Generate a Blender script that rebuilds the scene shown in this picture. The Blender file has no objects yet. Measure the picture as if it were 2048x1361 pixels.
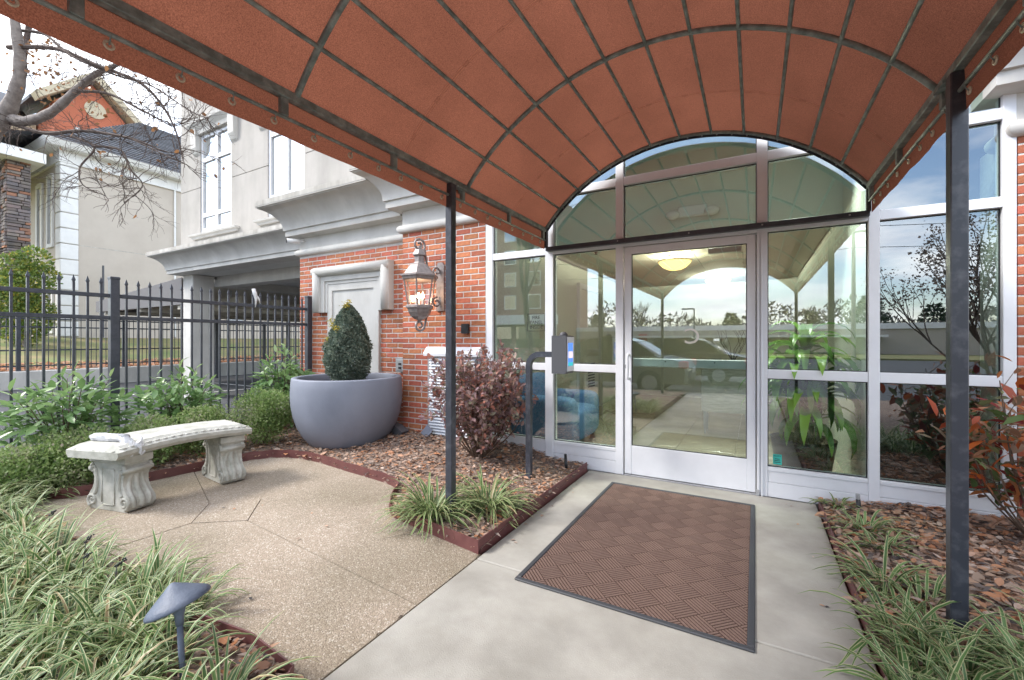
import bpy, math, random
import numpy as np
from mathutils import Vector, Matrix
rnd = random.Random(7)
rng = np.random.default_rng(7)
R = math.radians
scene = bpy.context.scene
col = scene.collection

# ------------------------------------------------------------------ camera, sky, sun, exposure
cam = bpy.data.cameras.new('camera'); cam_o = bpy.data.objects.new('camera', cam); col.objects.link(cam_o)
cam.sensor_width = 36; cam.lens = 869 / 2048 * 36; cam.clip_start = 0.02; cam.clip_end = 3000
cam_o.location = (0, -4, 1.244); cam_o.rotation_euler = (R(90), 0, math.atan2(486, 869))
scene.camera = cam_o

SUN_AZ, SUN_EL = R(235), R(42)          # azimuth clockwise from +Y
world = bpy.data.worlds.new('World'); scene.world = world; world.use_nodes = True
nt = world.node_tree; nt.nodes.clear()
def wn(t, **k):
    n = nt.nodes.new(t)
    for a, b in k.items(): setattr(n, a, b)
    return n
wout = wn('ShaderNodeOutputWorld'); wbg = wn('ShaderNodeBackground'); wbg.inputs[1].default_value = 0.135
sky = wn('ShaderNodeTexSky', sky_type='NISHITA', sun_disc=False, sun_elevation=SUN_EL, sun_rotation=SUN_AZ, air_density=1.0, dust_density=0.6, ozone_density=1.5)
wtc = wn('ShaderNodeTexCoord'); wsep = wn('ShaderNodeSeparateXYZ'); nt.links.new(wtc.outputs['Generated'], wsep.inputs[0])
zadd = wn('ShaderNodeMath', operation='ADD'); zadd.inputs[1].default_value = 0.16
zmax = wn('ShaderNodeMath', operation='MAXIMUM'); zmax.inputs[1].default_value = 0.0
nt.links.new(wsep.outputs[2], zmax.inputs[0]); nt.links.new(zmax.outputs[0], zadd.inputs[0])
dx = wn('ShaderNodeMath', operation='DIVIDE'); dy = wn('ShaderNodeMath', operation='DIVIDE')
for d_, i_ in ((dx, 0), (dy, 1)):
    nt.links.new(wsep.outputs[i_], d_.inputs[0]); nt.links.new(zadd.outputs[0], d_.inputs[1])
wcomb = wn('ShaderNodeCombineXYZ'); nt.links.new(dx.outputs[0], wcomb.inputs[0]); nt.links.new(dy.outputs[0], wcomb.inputs[1])
cn = wn('ShaderNodeTexNoise'); cn.inputs['Scale'].default_value = 0.75; cn.inputs['Detail'].default_value = 9; cn.inputs['Roughness'].default_value = 0.56
nt.links.new(wcomb.outputs[0], cn.inputs['Vector'])
cr = wn('ShaderNodeValToRGB'); cr.color_ramp.elements[0].position = 0.42; cr.color_ramp.elements[1].position = 0.60
nt.links.new(cn.outputs['Fac'], cr.inputs[0])
cn2 = wn('ShaderNodeTexNoise'); cn2.inputs['Scale'].default_value = 2.1; cn2.inputs['Detail'].default_value = 6
nt.links.new(wcomb.outputs[0], cn2.inputs['Vector'])
cc = wn('ShaderNodeValToRGB')
cc.color_ramp.elements[0].position = 0.3; cc.color_ramp.elements[0].color = (5.6, 6.0, 6.8, 1)
cc.color_ramp.elements[1].position = 0.65; cc.color_ramp.elements[1].color = (10.0, 10.0, 9.9, 1)
nt.links.new(cn2.outputs['Fac'], cc.inputs[0])
wmix = wn('ShaderNodeMix', data_type='RGBA')
nt.links.new(cr.outputs[0], wmix.inputs[0]); nt.links.new(sky.outputs[0], wmix.inputs[6]); nt.links.new(cc.outputs[0], wmix.inputs[7])
nt.links.new(wmix.outputs[2], wbg.inputs[0]); nt.links.new(wbg.outputs[0], wout.inputs[0])

sl = bpy.data.lights.new('sun', 'SUN'); sl.energy = 1.5; sl.angle = R(14); sl.color = (1, 0.95, 0.88)
so = bpy.data.objects.new('sun', sl); col.objects.link(so)
so.rotation_euler = Vector((math.sin(SUN_AZ) * math.cos(SUN_EL), math.cos(SUN_AZ) * math.cos(SUN_EL), math.sin(SUN_EL))).to_track_quat('Z', 'Y').to_euler()
vs = scene.view_settings; vs.view_transform = 'Standard'; vs.look = 'None'; vs.gamma = 1; vs.exposure = 1.62
scene.render.engine = 'CYCLES'
scene.cycles.max_bounces = 6; scene.cycles.transparent_max_bounces = 8; scene.cycles.diffuse_bounces = 3; scene.cycles.glossy_bounces = 3
scene.cycles.caustics_reflective = False; scene.cycles.caustics_refractive = False

# ------------------------------------------------------------------ materials
def new_mat(name):
    m = bpy.data.materials.new(name); m.use_nodes = True
    t = m.node_tree; t.nodes.clear()
    return m, t
def mat(name, c, rough=0.6, c2=None, scale=8, detail=5, bump=0.0, bscale=60, metal=0, spec=0.5, rand=0.0, hue=0.0, coat=0, attr=None, c3=None, ramp=(0.35, 0.65), trans=0.0, coords='Object', stretch=None, stain=None):
    """procedural surface: base colour varied by noise, fine relief by bump, per-object random tone"""
    m, t = new_mat(name); L = t.links.new; N = t.nodes.new
    out = N('ShaderNodeOutputMaterial'); p = N('ShaderNodeBsdfPrincipled')
    p.inputs['Roughness'].default_value = rough; p.inputs['Metallic'].default_value = metal
    p.inputs['Specular IOR Level'].default_value = spec; p.inputs['Coat Weight'].default_value = coat
    tc = N('ShaderNodeTexCoord'); vec = tc.outputs[coords]
    if stretch:
        mp = N('ShaderNodeMapping'); mp.inputs['Scale'].default_value = stretch; L(vec, mp.inputs[0]); vec = mp.outputs[0]
    c4 = tuple(c) + (1,)
    src = None
    if c2 is not None:
        rp = N('ShaderNodeValToRGB'); e = rp.color_ramp.elements
        e[0].position, e[1].position = ramp; e[0].color = c4; e[1].color = tuple(c2) + (1,)
        if c3 is not None:
            x = e.new((ramp[0] + ramp[1]) / 2); x.color = tuple(c3) + (1,)
        if attr:
            a = N('ShaderNodeAttribute'); a.attribute_name = attr; L(a.outputs['Fac'], rp.inputs[0])
        else:
            n = N('ShaderNodeTexNoise'); n.inputs['Scale'].default_value = scale; n.inputs['Detail'].default_value = detail; n.inputs['Roughness'].default_value = 0.62
            L(vec, n.inputs['Vector']); L(n.outputs['Fac'], rp.inputs[0])
        src = rp.outputs[0]
    if stain:                                  # stain = (scale, darkest factor, stretch): weathering blotches or streaks
        sm = N('ShaderNodeMapping'); sm.inputs['Scale'].default_value = stain[2]; L(tc.outputs[coords], sm.inputs[0])
        sn = N('ShaderNodeTexNoise'); sn.inputs['Scale'].default_value = stain[0]; sn.inputs['Detail'].default_value = 7; sn.inputs['Roughness'].default_value = 0.6; L(sm.outputs[0], sn.inputs['Vector'])
        sr = N('ShaderNodeMapRange'); sr.inputs['From Min'].default_value = 0.36; sr.inputs['From Max'].default_value = 0.60; sr.inputs['To Min'].default_value = stain[1]; L(sn.outputs['Fac'], sr.inputs[0])
        sx = N('ShaderNodeMix'); sx.data_type = 'RGBA'; sx.blend_type = 'MULTIPLY'; sx.inputs[0].default_value = 1.0
        if src: L(src, sx.inputs[6])
        else: sx.inputs[6].default_value = c4
        L(sr.outputs[0], sx.inputs[7]); src = sx.outputs[2]
    if rand or hue:
        oi = N('ShaderNodeObjectInfo'); hs = N('ShaderNodeHueSaturation')
        mr = N('ShaderNodeMapRange'); mr.inputs['To Min'].default_value = 1 - rand; mr.inputs['To Max'].default_value = 1 + rand
        L(oi.outputs['Random'], mr.inputs[0]); L(mr.outputs[0], hs.inputs['Value'])
        if hue:
            mu = N('ShaderNodeMath'); mu.operation = 'MULTIPLY'; mu.inputs[1].default_value = 17.31; L(oi.outputs['Random'], mu.inputs[0])
            fr = N('ShaderNodeMath'); fr.operation = 'FRACT'; L(mu.outputs[0], fr.inputs[0])
            m2 = N('ShaderNodeMapRange'); m2.inputs['To Min'].default_value = 0.5 - hue; m2.inputs['To Max'].default_value = 0.5 + hue
            L(fr.outputs[0], m2.inputs[0]); L(m2.outputs[0], hs.inputs['Hue'])
        if src: L(src, hs.inputs['Color'])
        else: hs.inputs['Color'].default_value = c4
        src = hs.outputs[0]
    if src: L(src, p.inputs['Base Color'])
    else: p.inputs['Base Color'].default_value = c4
    if bump:
        n2 = N('ShaderNodeTexNoise'); n2.inputs['Scale'].default_value = bscale; n2.inputs['Detail'].default_value = 4
        L(tc.outputs[coords], n2.inputs['Vector'])
        b = N('ShaderNodeBump'); b.inputs['Strength'].default_value = bump; b.inputs['Distance'].default_value = 0.01
        L(n2.outputs['Fac'], b.inputs['Height']); L(b.outputs[0], p.inputs['Normal'])
    sh = p.outputs[0]
    if trans:
        tr = N('ShaderNodeBsdfTranslucent'); mx = N('ShaderNodeMixShader'); mx.inputs[0].default_value = trans
        if src: L(src, tr.inputs[0])
        else: tr.inputs[0].default_value = c4
        L(sh, mx.inputs[1]); L(tr.outputs[0], mx.inputs[2]); sh = mx.outputs[0]
    L(sh, out.inputs[0])
    return m
def glass_mat(name, tint=(0.70, 0.86, 0.77), base=0.21, k=1.5, gl=(0.95, 0.98, 1.0)):
    """thin coated pane: clear tinted transmission plus a mirror reflection that grows with the angle"""
    m, t = new_mat(name); L = t.links.new; N = t.nodes.new
    out = N('ShaderNodeOutputMaterial'); tr = N('ShaderNodeBsdfTransparent'); tr.inputs[0].default_value = tuple(tint) + (1,)
    g = N('ShaderNodeBsdfGlossy'); g.inputs['Roughness'].default_value = 0.0; g.inputs[0].default_value = tuple(gl) + (1,)
    f = N('ShaderNodeFresnel'); f.inputs[0].default_value = 1.45
    ma = N('ShaderNodeMath'); ma.operation = 'MULTIPLY_ADD'; ma.use_clamp = True; ma.inputs[1].default_value = k; ma.inputs[2].default_value = base
    L(f.outputs[0], ma.inputs[0])
    ge = N('ShaderNodeNewGeometry'); inv = N('ShaderNodeMath'); inv.operation = 'SUBTRACT'; inv.inputs[0].default_value = 1.0; L(ge.outputs['Backfacing'], inv.inputs[1])   # count each pane once, at the face the ray enters
    mm = N('ShaderNodeMath'); mm.operation = 'MULTIPLY'; L(ma.outputs[0], mm.inputs[0]); L(inv.outputs[0], mm.inputs[1]); ma = mm
    tx = N('ShaderNodeMix'); tx.data_type = 'RGBA'; L(ge.outputs['Backfacing'], tx.inputs[0]); tx.inputs[6].default_value = tuple(tint) + (1,); tx.inputs[7].default_value = (1, 1, 1, 1); L(tx.outputs[2], tr.inputs[0])
    mx = N('ShaderNodeMixShader'); L(ma.outputs[0], mx.inputs[0]); L(tr.outputs[0], mx.inputs[1]); L(g.outputs[0], mx.inputs[2]); L(mx.outputs[0], out.inputs[0])
    return m
def emit_mat(name, c, s):
    m, t = new_mat(name); o = t.nodes.new('ShaderNodeOutputMaterial'); e = t.nodes.new('ShaderNodeEmission')
    e.inputs[0].default_value = tuple(c) + (1,); e.inputs[1].default_value = s; t.links.new(e.outputs[0], o.inputs[0]); return m
def leaf_mat(name, cols, trans=0.25, rough=0.45, rand=0.08, spec=0.4):
    """leaf colours picked per leaf through the 'tone' attribute"""
    m = mat(name, cols[0], rough, c2=cols[-1], attr='tone', ramp=(0.05, 0.95), rand=rand, trans=trans, spec=spec)
    rp = [n for n in m.node_tree.nodes if n.type == 'VALTORGB'][0].color_ramp
    k = len(cols)
    for i in range(1, k - 1):
        e = rp.elements.new(0.05 + 0.9 * i / (k - 1)); e.color = tuple(cols[i]) + (1,)
    return m

M = {}
M['brick'] = mat('brick_clay', (0.38, 0.108, 0.056), 0.85, c2=(0.48, 0.165, 0.085), scale=22, bump=0.5, bscale=160, rand=0.22, hue=0.012)
M['mortar'] = mat('mortar', (0.56, 0.54, 0.51), 0.9, c2=(0.66, 0.64, 0.61), scale=30, bump=0.4, bscale=200)
M['stucco'] = mat('stucco', (0.385, 0.365, 0.335), 0.9, c2=(0.45, 0.425, 0.395), scale=1.2, detail=8, bump=0.25, bscale=240, c3=(0.425, 0.40, 0.37), stain=(2.2, 0.84, (1, 1, 0.22)))
M['stone_trim'] = mat('cast_stone_trim', (0.55, 0.535, 0.505), 0.8, c2=(0.62, 0.605, 0.575), scale=2.5, detail=8, bump=0.12, bscale=200, stain=(3.0, 0.86, (1, 1, 0.35)))
M['weathered'] = mat('weathered_crown', (0.34, 0.32, 0.29), 0.9, c2=(0.55, 0.53, 0.49), scale=5, detail=8, bump=0.2, bscale=120, stretch=(1, 1, 0.2))
M['alu'] = mat('white_aluminium', (0.72, 0.735, 0.77), 0.38, c2=(0.77, 0.785, 0.82), scale=5, spec=0.5)
M['alu_grey'] = mat('grey_aluminium', (0.42, 0.43, 0.45), 0.35, metal=0.3)
M['gasket'] = mat('black_gasket', (0.02, 0.02, 0.022), 0.5)
M['glass'] = glass_mat('storefront_glass')
M['glass_dark'] = glass_mat('upper_window_glass', tint=(0.30, 0.36, 0.36), base=0.60, k=1.6)
M['black_metal'] = mat('black_painted_steel', (0.035, 0.040, 0.052), 0.38, c2=(0.062, 0.068, 0.085), scale=14, detail=8, bump=0.06, bscale=90)
M['post_metal'] = mat('worn_black_post_paint', (0.042, 0.046, 0.060), 0.32, c2=(0.105, 0.11, 0.128), scale=16, detail=12, ramp=(0.50, 0.74), bump=0.05, bscale=70)
M['frame_metal'] = mat('oxidised_dark_tube', (0.14, 0.175, 0.172), 0.42, c2=(0.38, 0.44, 0.43), scale=16, detail=10, ramp=(0.42, 0.75), bump=0.1, bscale=90)
M['bronze'] = mat('brushed_bronze', (0.19, 0.165, 0.16), 0.5, c2=(0.30, 0.265, 0.255), scale=25, metal=0.4)
M['fabric'] = mat('rust_canopy_cloth', (0.175, 0.062, 0.038), 0.95, c2=(0.325, 0.120, 0.073), scale=230, detail=2, bump=0.3, bscale=600, trans=0.36, spec=0.1, stain=(1.6, 0.80, (1, 0.7, 1)))
M['seam'] = mat('canopy_seam', (0.62, 0.28, 0.18), 0.95, trans=0.2, spec=0.1)
M['concrete'] = mat('walk_concrete', (0.29, 0.275, 0.24), 0.88, c2=(0.44, 0.425, 0.385), scale=2.2, detail=10, bump=0.22, bscale=170, coords='Object', ramp=(0.3, 0.72), stain=(3.4, 0.86, (1, 1, 1)))
M['precast'] = mat('precast_bench_concrete', (0.28, 0.28, 0.235), 0.9, c2=(0.50, 0.49, 0.445), scale=9, detail=10, bump=0.35, bscale=110, ramp=(0.28, 0.62))
M['planter'] = mat('grey_planter', (0.195, 0.213, 0.268), 0.62, c2=(0.225, 0.243, 0.298), scale=2.0, detail=9, bump=0.10, bscale=50, stain=(2.4, 0.86, (1, 1, 0.5)))
M['soil'] = mat('potting_soil', (0.035, 0.022, 0.016), 0.95, c2=(0.09, 0.055, 0.04), scale=40, bump=0.8, bscale=90)
M['mulch'] = mat('brown_mulch', (0.12, 0.085, 0.07), 0.95, c2=(0.34, 0.25, 0.20), scale=34, detail=10, bump=1.0, bscale=60)
M['edging'] = mat('brown_steel_edging', (0.115, 0.040, 0.040), 0.5, c2=(0.155, 0.060, 0.055), scale=9)
M['asphalt'] = mat('asphalt', (0.042, 0.044, 0.050), 0.9, c2=(0.075, 0.077, 0.084), scale=6, detail=10, bump=0.3, bscale=180)
M['paint_white'] = mat('road_paint', (0.62, 0.62, 0.60), 0.8, c2=(0.74, 0.74, 0.72), scale=18)
M['lawn'] = mat('dormant_lawn', (0.24, 0.19, 0.09), 0.95, c2=(0.13, 0.17, 0.055), scale=0.9, detail=9, bump=0.8, bscale=40)
M['earth'] = mat('earth', (0.12, 0.10, 0.075), 0.95, c2=(0.17, 0.15, 0.10), scale=0.3)
M['rubber'] = mat('black_rubber_border', (0.045, 0.048, 0.055), 0.6, bump=0.1, bscale=120)
M['mat_back'] = mat('mat_groove_carpet', (0.055, 0.032, 0.025), 0.97, spec=0.1)
M['carpet'] = mat('brown_mat_carpet', (0.18, 0.12, 0.098), 0.97, c2=(0.255, 0.175, 0.147), scale=260, detail=3, bump=0.7, bscale=420, spec=0.1, rand=0.02)
M['shingle'] = mat('grey_roof_shingle', (0.075, 0.080, 0.092), 0.9, c2=(0.14, 0.145, 0.16), scale=14, stretch=(1, 1, 3), rand=0.18)
M['white_trim'] = mat('white_trim', (0.72, 0.72, 0.71), 0.6, c2=(0.78, 0.78, 0.77), scale=4)
M['beige'] = mat('beige_stucco', (0.50, 0.445, 0.385), 0.92, c2=(0.55, 0.495, 0.43), scale=1.0, detail=8, bump=0.15, bscale=150)
M['cream'] = mat('cream_siding', (0.56, 0.48, 0.34), 0.8, c2=(0.60, 0.52, 0.38), scale=2)
M['ledge'] = mat('ledge_stone', (0.11, 0.10, 0.105), 0.85, c2=(0.20, 0.16, 0.14), scale=3, rand=0.45, hue=0.03, bump=0.6, bscale=40)
M['ledge_rust'] = mat('rust_ledge_stone', (0.34, 0.16, 0.095), 0.85, c2=(0.24, 0.13, 0.09), scale=3, rand=0.25, bump=0.6, bscale=40)
M['bark'] = mat('pale_bark', (0.20, 0.17, 0.155), 0.9, c2=(0.33, 0.29, 0.265), scale=12, detail=9, bump=0.7, bscale=45)
M['twig'] = mat('dark_twigs', (0.075, 0.052, 0.045), 0.9, c2=(0.12, 0.09, 0.075), scale=12)
M['stem'] = mat('shrub_stems', (0.10, 0.065, 0.045), 0.9, c2=(0.16, 0.11, 0.08), scale=30)
M['boxwood'] = leaf_mat('boxwood_leaf', [(0.15, 0.24, 0.075), (0.25, 0.36, 0.115), (0.34, 0.43, 0.17), (0.44, 0.47, 0.28), (0.49, 0.43, 0.34)], trans=0.5)
M['cone_leaf'] = leaf_mat('holly_leaf', [(0.07, 0.11, 0.085), (0.13, 0.175, 0.135), (0.20, 0.245, 0.19), (0.26, 0.295, 0.23)], rough=0.4, trans=0.35)
M['cone_yellow'] = leaf_mat('yellow_new_leaf', [(0.28, 0.25, 0.03), (0.50, 0.38, 0.05)])
M['laurel'] = leaf_mat('laurel_leaf', [(0.15, 0.26, 0.10), (0.215, 0.345, 0.135), (0.29, 0.43, 0.175), (0.38, 0.51, 0.23)], rough=0.27, trans=0.38, spec=0.6)
M['burgundy'] = leaf_mat('burgundy_leaf', [(0.26, 0.175, 0.20), (0.36, 0.235, 0.24), (0.44, 0.29, 0.275), (0.20, 0.20, 0.135), (0.42, 0.26, 0.22), (0.45, 0.19, 0.14)], trans=0.38)
M['orange_leaf'] = leaf_mat('rust_and_green_leaf', [(0.10, 0.17, 0.055), (0.16, 0.22, 0.09), (0.27, 0.20, 0.13), (0.36, 0.20, 0.13), (0.44, 0.17, 0.06), (0.55, 0.13, 0.03), (0.20, 0.025, 0.03)], trans=0.3)
M['litter'] = leaf_mat('fallen_leaves_and_bark', [(0.10, 0.088, 0.088), (0.22, 0.18, 0.16), (0.34, 0.27, 0.22), (0.44, 0.31, 0.235), (0.52, 0.30, 0.19), (0.56, 0.25, 0.12), (0.62, 0.49, 0.41)], trans=0.25, rough=0.8)
M['dry_leaf'] = leaf_mat('dry_hanging_leaves', [(0.25, 0.12, 0.05), (0.42, 0.22, 0.10)], trans=0.35)
M['yellow_hedge'] = leaf_mat('hedge_leaf', [(0.07, 0.13, 0.03), (0.15, 0.23, 0.05), (0.27, 0.30, 0.06), (0.46, 0.36, 0.06)])
M['dracaena'] = leaf_mat('dracaena_leaf', [(0.10, 0.23, 0.035), (0.16, 0.33, 0.05), (0.23, 0.42, 0.075)], trans=0.4, rough=0.3, spec=0.6)
M['pine'] = leaf_mat('pine_needles', [(0.02, 0.045, 0.02), (0.05, 0.085, 0.035)])
M['far_twig'] = leaf_mat('far_bare_twigs', [(0.10, 0.085, 0.075), (0.17, 0.145, 0.13)])
def lirio_mat():
    m = mat('variegated_lily_turf', (0.34, 0.25, 0.13), 0.42, c2=(0.18, 0.30, 0.10), attr='tone', ramp=(0.02, 0.95), spec=0.5)
    t = m.node_tree; L = t.links.new; N = t.nodes.new
    p = [n for n in t.nodes if n.type == 'BSDF_PRINCIPLED'][0]; rp = [n for n in t.nodes if n.type == 'VALTORGB'][0]
    for q_, c_ in ((0.06, (0.30, 0.23, 0.12, 1)), (0.08, (0.055, 0.12, 0.035, 1)), (0.55, (0.10, 0.20, 0.06, 1))): rp.color_ramp.elements.new(q_).color = c_
    a = N('ShaderNodeAttribute'); a.attribute_name = 'side'
    mr = N('ShaderNodeMapRange'); mr.inputs['From Min'].default_value = 0.56; mr.inputs['From Max'].default_value = 0.82; L(a.outputs['Fac'], mr.inputs[0])
    mx = N('ShaderNodeMix'); mx.data_type = 'RGBA'; L(mr.outputs[0], mx.inputs[0]); L(rp.outputs[0], mx.inputs[6]); mx.inputs[7].default_value = (0.56, 0.55, 0.30, 1)
    L(mx.outputs[2], p.inputs['Base Color'])
    tr = N('ShaderNodeBsdfTranslucent'); L(mx.outputs[2], tr.inputs[0])
    ms = N('ShaderNodeMixShader'); ms.inputs[0].default_value = 0.28; L(p.outputs[0], ms.inputs[1]); L(tr.outputs[0], ms.inputs[2])
    L(ms.outputs[0], [n for n in t.nodes if n.type == 'OUTPUT_MATERIAL'][0].inputs[0])
    return m
M['lirio'] = lirio_mat()
def aggregate_mat():
    m, t = new_mat('exposed_aggregate'); L = t.links.new; N = t.nodes.new
    o = N('ShaderNodeOutputMaterial'); p = N('ShaderNodeBsdfPrincipled'); p.inputs['Roughness'].default_value = 0.85; tc = N('ShaderNodeTexCoord')
    v = N('ShaderNodeTexVoronoi'); v.inputs['Scale'].default_value = 160; L(tc.outputs['Object'], v.inputs['Vector'])
    rp = N('ShaderNodeValToRGB'); e = rp.color_ramp.elements
    e[0].position = 0; e[0].color = (0.235, 0.195, 0.152, 1); e[1].position = 1; e[1].color = (0.54, 0.51, 0.465, 1)
    for q, c in ((0.35, (0.30, 0.252, 0.20, 1)), (0.62, (0.335, 0.283, 0.228, 1)), (0.86, (0.385, 0.333, 0.275, 1))): x = e.new(q); x.color = c
    sp = N('ShaderNodeSeparateColor'); L(v.outputs['Color'], sp.inputs[0]); L(sp.outputs[0], rp.inputs[0])
    n = N('ShaderNodeTexNoise'); n.inputs['Scale'].default_value = 1.1; n.inputs['Detail'].default_value = 8; L(tc.outputs['Object'], n.inputs['Vector'])
    r2 = N('ShaderNodeValToRGB'); r2.color_ramp.elements[0].position = 0.35; r2.color_ramp.elements[0].color = (0.70, 0.68, 0.60, 1); r2.color_ramp.elements[1].position = 0.65; r2.color_ramp.elements[1].color = (1.08, 1.04, 1.0, 1)
    L(n.outputs['Fac'], r2.inputs[0])
    mx = N('ShaderNodeMix'); mx.data_type = 'RGBA'; mx.blend_type = 'MULTIPLY'; mx.inputs[0].default_value = 1; L(rp.outputs[0], mx.inputs[6]); L(r2.outputs[0], mx.inputs[7])
    L(mx.outputs[2], p.inputs['Base Color'])
    b = N('ShaderNodeBump'); b.inputs['Strength'].default_value = 0.55; b.inputs['Distance'].default_value = 0.006; b.invert = True
    L(v.outputs['Distance'], b.inputs['Height']); L(b.outputs[0], p.inputs['Normal']); L(p.outputs[0], o.inputs[0])
    return m
M['aggregate'] = aggregate_mat()
# interior
M['lobby_wall'] = mat('lobby_wall_paint', (0.60, 0.63, 0.57), 0.8, c2=(0.64, 0.67, 0.61), scale=1)
M['ceil_tile'] = mat('ceiling_tile', (0.66, 0.64, 0.58), 0.95, bump=0.3, bscale=300)
M['floor_tile'] = mat('polished_floor_tile', (0.40, 0.36, 0.29), 0.12, c2=(0.50, 0.46, 0.38), scale=3, detail=8, rand=0.05)
M['blue_fabric'] = mat('blue_upholstery', (0.11, 0.23, 0.44), 0.9, c2=(0.14, 0.27, 0.50), scale=60, bump=0.3, bscale=300)
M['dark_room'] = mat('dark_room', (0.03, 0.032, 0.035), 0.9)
M['silver_wood'] = mat('silver_leaf_cabinet', (0.40, 0.39, 0.34), 0.4, c2=(0.55, 0.53, 0.47), scale=10, stretch=(1, 1, 6), metal=0.2)
M['black_plastic'] = mat('black_plastic', (0.015, 0.016, 0.018), 0.35)
M['grey_box'] = mat('charcoal_powder_coat', (0.085, 0.088, 0.10), 0.55, bump=0.1, bscale=300)
M['white_plastic'] = mat('white_plastic', (0.72, 0.72, 0.72), 0.4)
M['path_light'] = mat('slate_grey_cast_metal', (0.075, 0.097, 0.142), 0.55, c2=(0.115, 0.14, 0.19), scale=20, bump=0.15, bscale=120)
M['bowl'] = emit_mat('lit_bowl_glass', (1.0, 0.60, 0.20), 1.5)
M['flame'] = emit_mat('lit_bulb', (1.0, 0.62, 0.36), 9.0)
M['lantern_glass'] = glass_mat('lantern_glass', tint=(0.90, 0.88, 0.86), base=0.06, k=1.2)
M['screen'] = emit_mat('intercom_screen', (0.07, 0.16, 0.45), 0.8)
M['screen_pale'] = emit_mat('intercom_screen_text', (0.6, 0.5, 0.6), 0.6)
M['screen_teal'] = emit_mat('intercom_screen_band', (0.04, 0.30, 0.33), 0.7)
M['sticker'] = mat('teal_sticker', (0.04, 0.45, 0.38), 0.5)
M['ink'] = mat('black_print', (0.02, 0.02, 0.02), 0.6)
M['white_ink'] = mat('white_print', (0.75, 0.74, 0.68), 0.6)
M['brass'] = mat('brass_grommet', (0.62, 0.57, 0.46), 0.4, metal=0.3)
M['bag'] = mat('white_plastic_bag', (0.62, 0.63, 0.66), 0.35, c2=(0.78, 0.78, 0.80), scale=18, bump=0.3, bscale=40, trans=0.3)
M['newsprint'] = mat('newsprint', (0.55, 0.55, 0.56), 0.7, c2=(0.36, 0.36, 0.40), scale=40, stretch=(1, 6, 1), ramp=(0.5, 0.6))
M['car_paint'] = mat('silver_car_paint', (0.20, 0.22, 0.21), 0.3, metal=0.5, coat=0.6)
M['car_dark'] = mat('dark_car_paint', (0.03, 0.035, 0.05), 0.3, metal=0.3, coat=0.6)
M['car_glass'] = mat('car_window', (0.02, 0.022, 0.025), 0.05, spec=0.8)
M['tail'] = mat('red_tail_light', (0.55, 0.02, 0.02), 0.25)
M['tyre'] = mat('tyre', (0.02, 0.02, 0.02), 0.8)
M['far_brick'] = mat('far_weathered_brick', (0.30, 0.17, 0.13), 0.9, c2=(0.36, 0.21, 0.165), scale=0.6)
M['low_wall'] = mat('pale_low_building', (0.42, 0.37, 0.32), 0.9, c2=(0.47, 0.42, 0.36), scale=0.4)
M['galv'] = mat('galvanised_steel', (0.40, 0.41, 0.42), 0.45, metal=0.4)
M['canopy_grey'] = mat('grey_carport_fascia', (0.13, 0.125, 0.13), 0.7)
M['canopy_under'] = mat('carport_deck', (0.46, 0.43, 0.36), 0.8, c2=(0.52, 0.49, 0.42), scale=2)
M['slab'] = mat('painted_soffit', (0.58, 0.58, 0.56), 0.85, c2=(0.64, 0.64, 0.62), scale=1.5)
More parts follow.
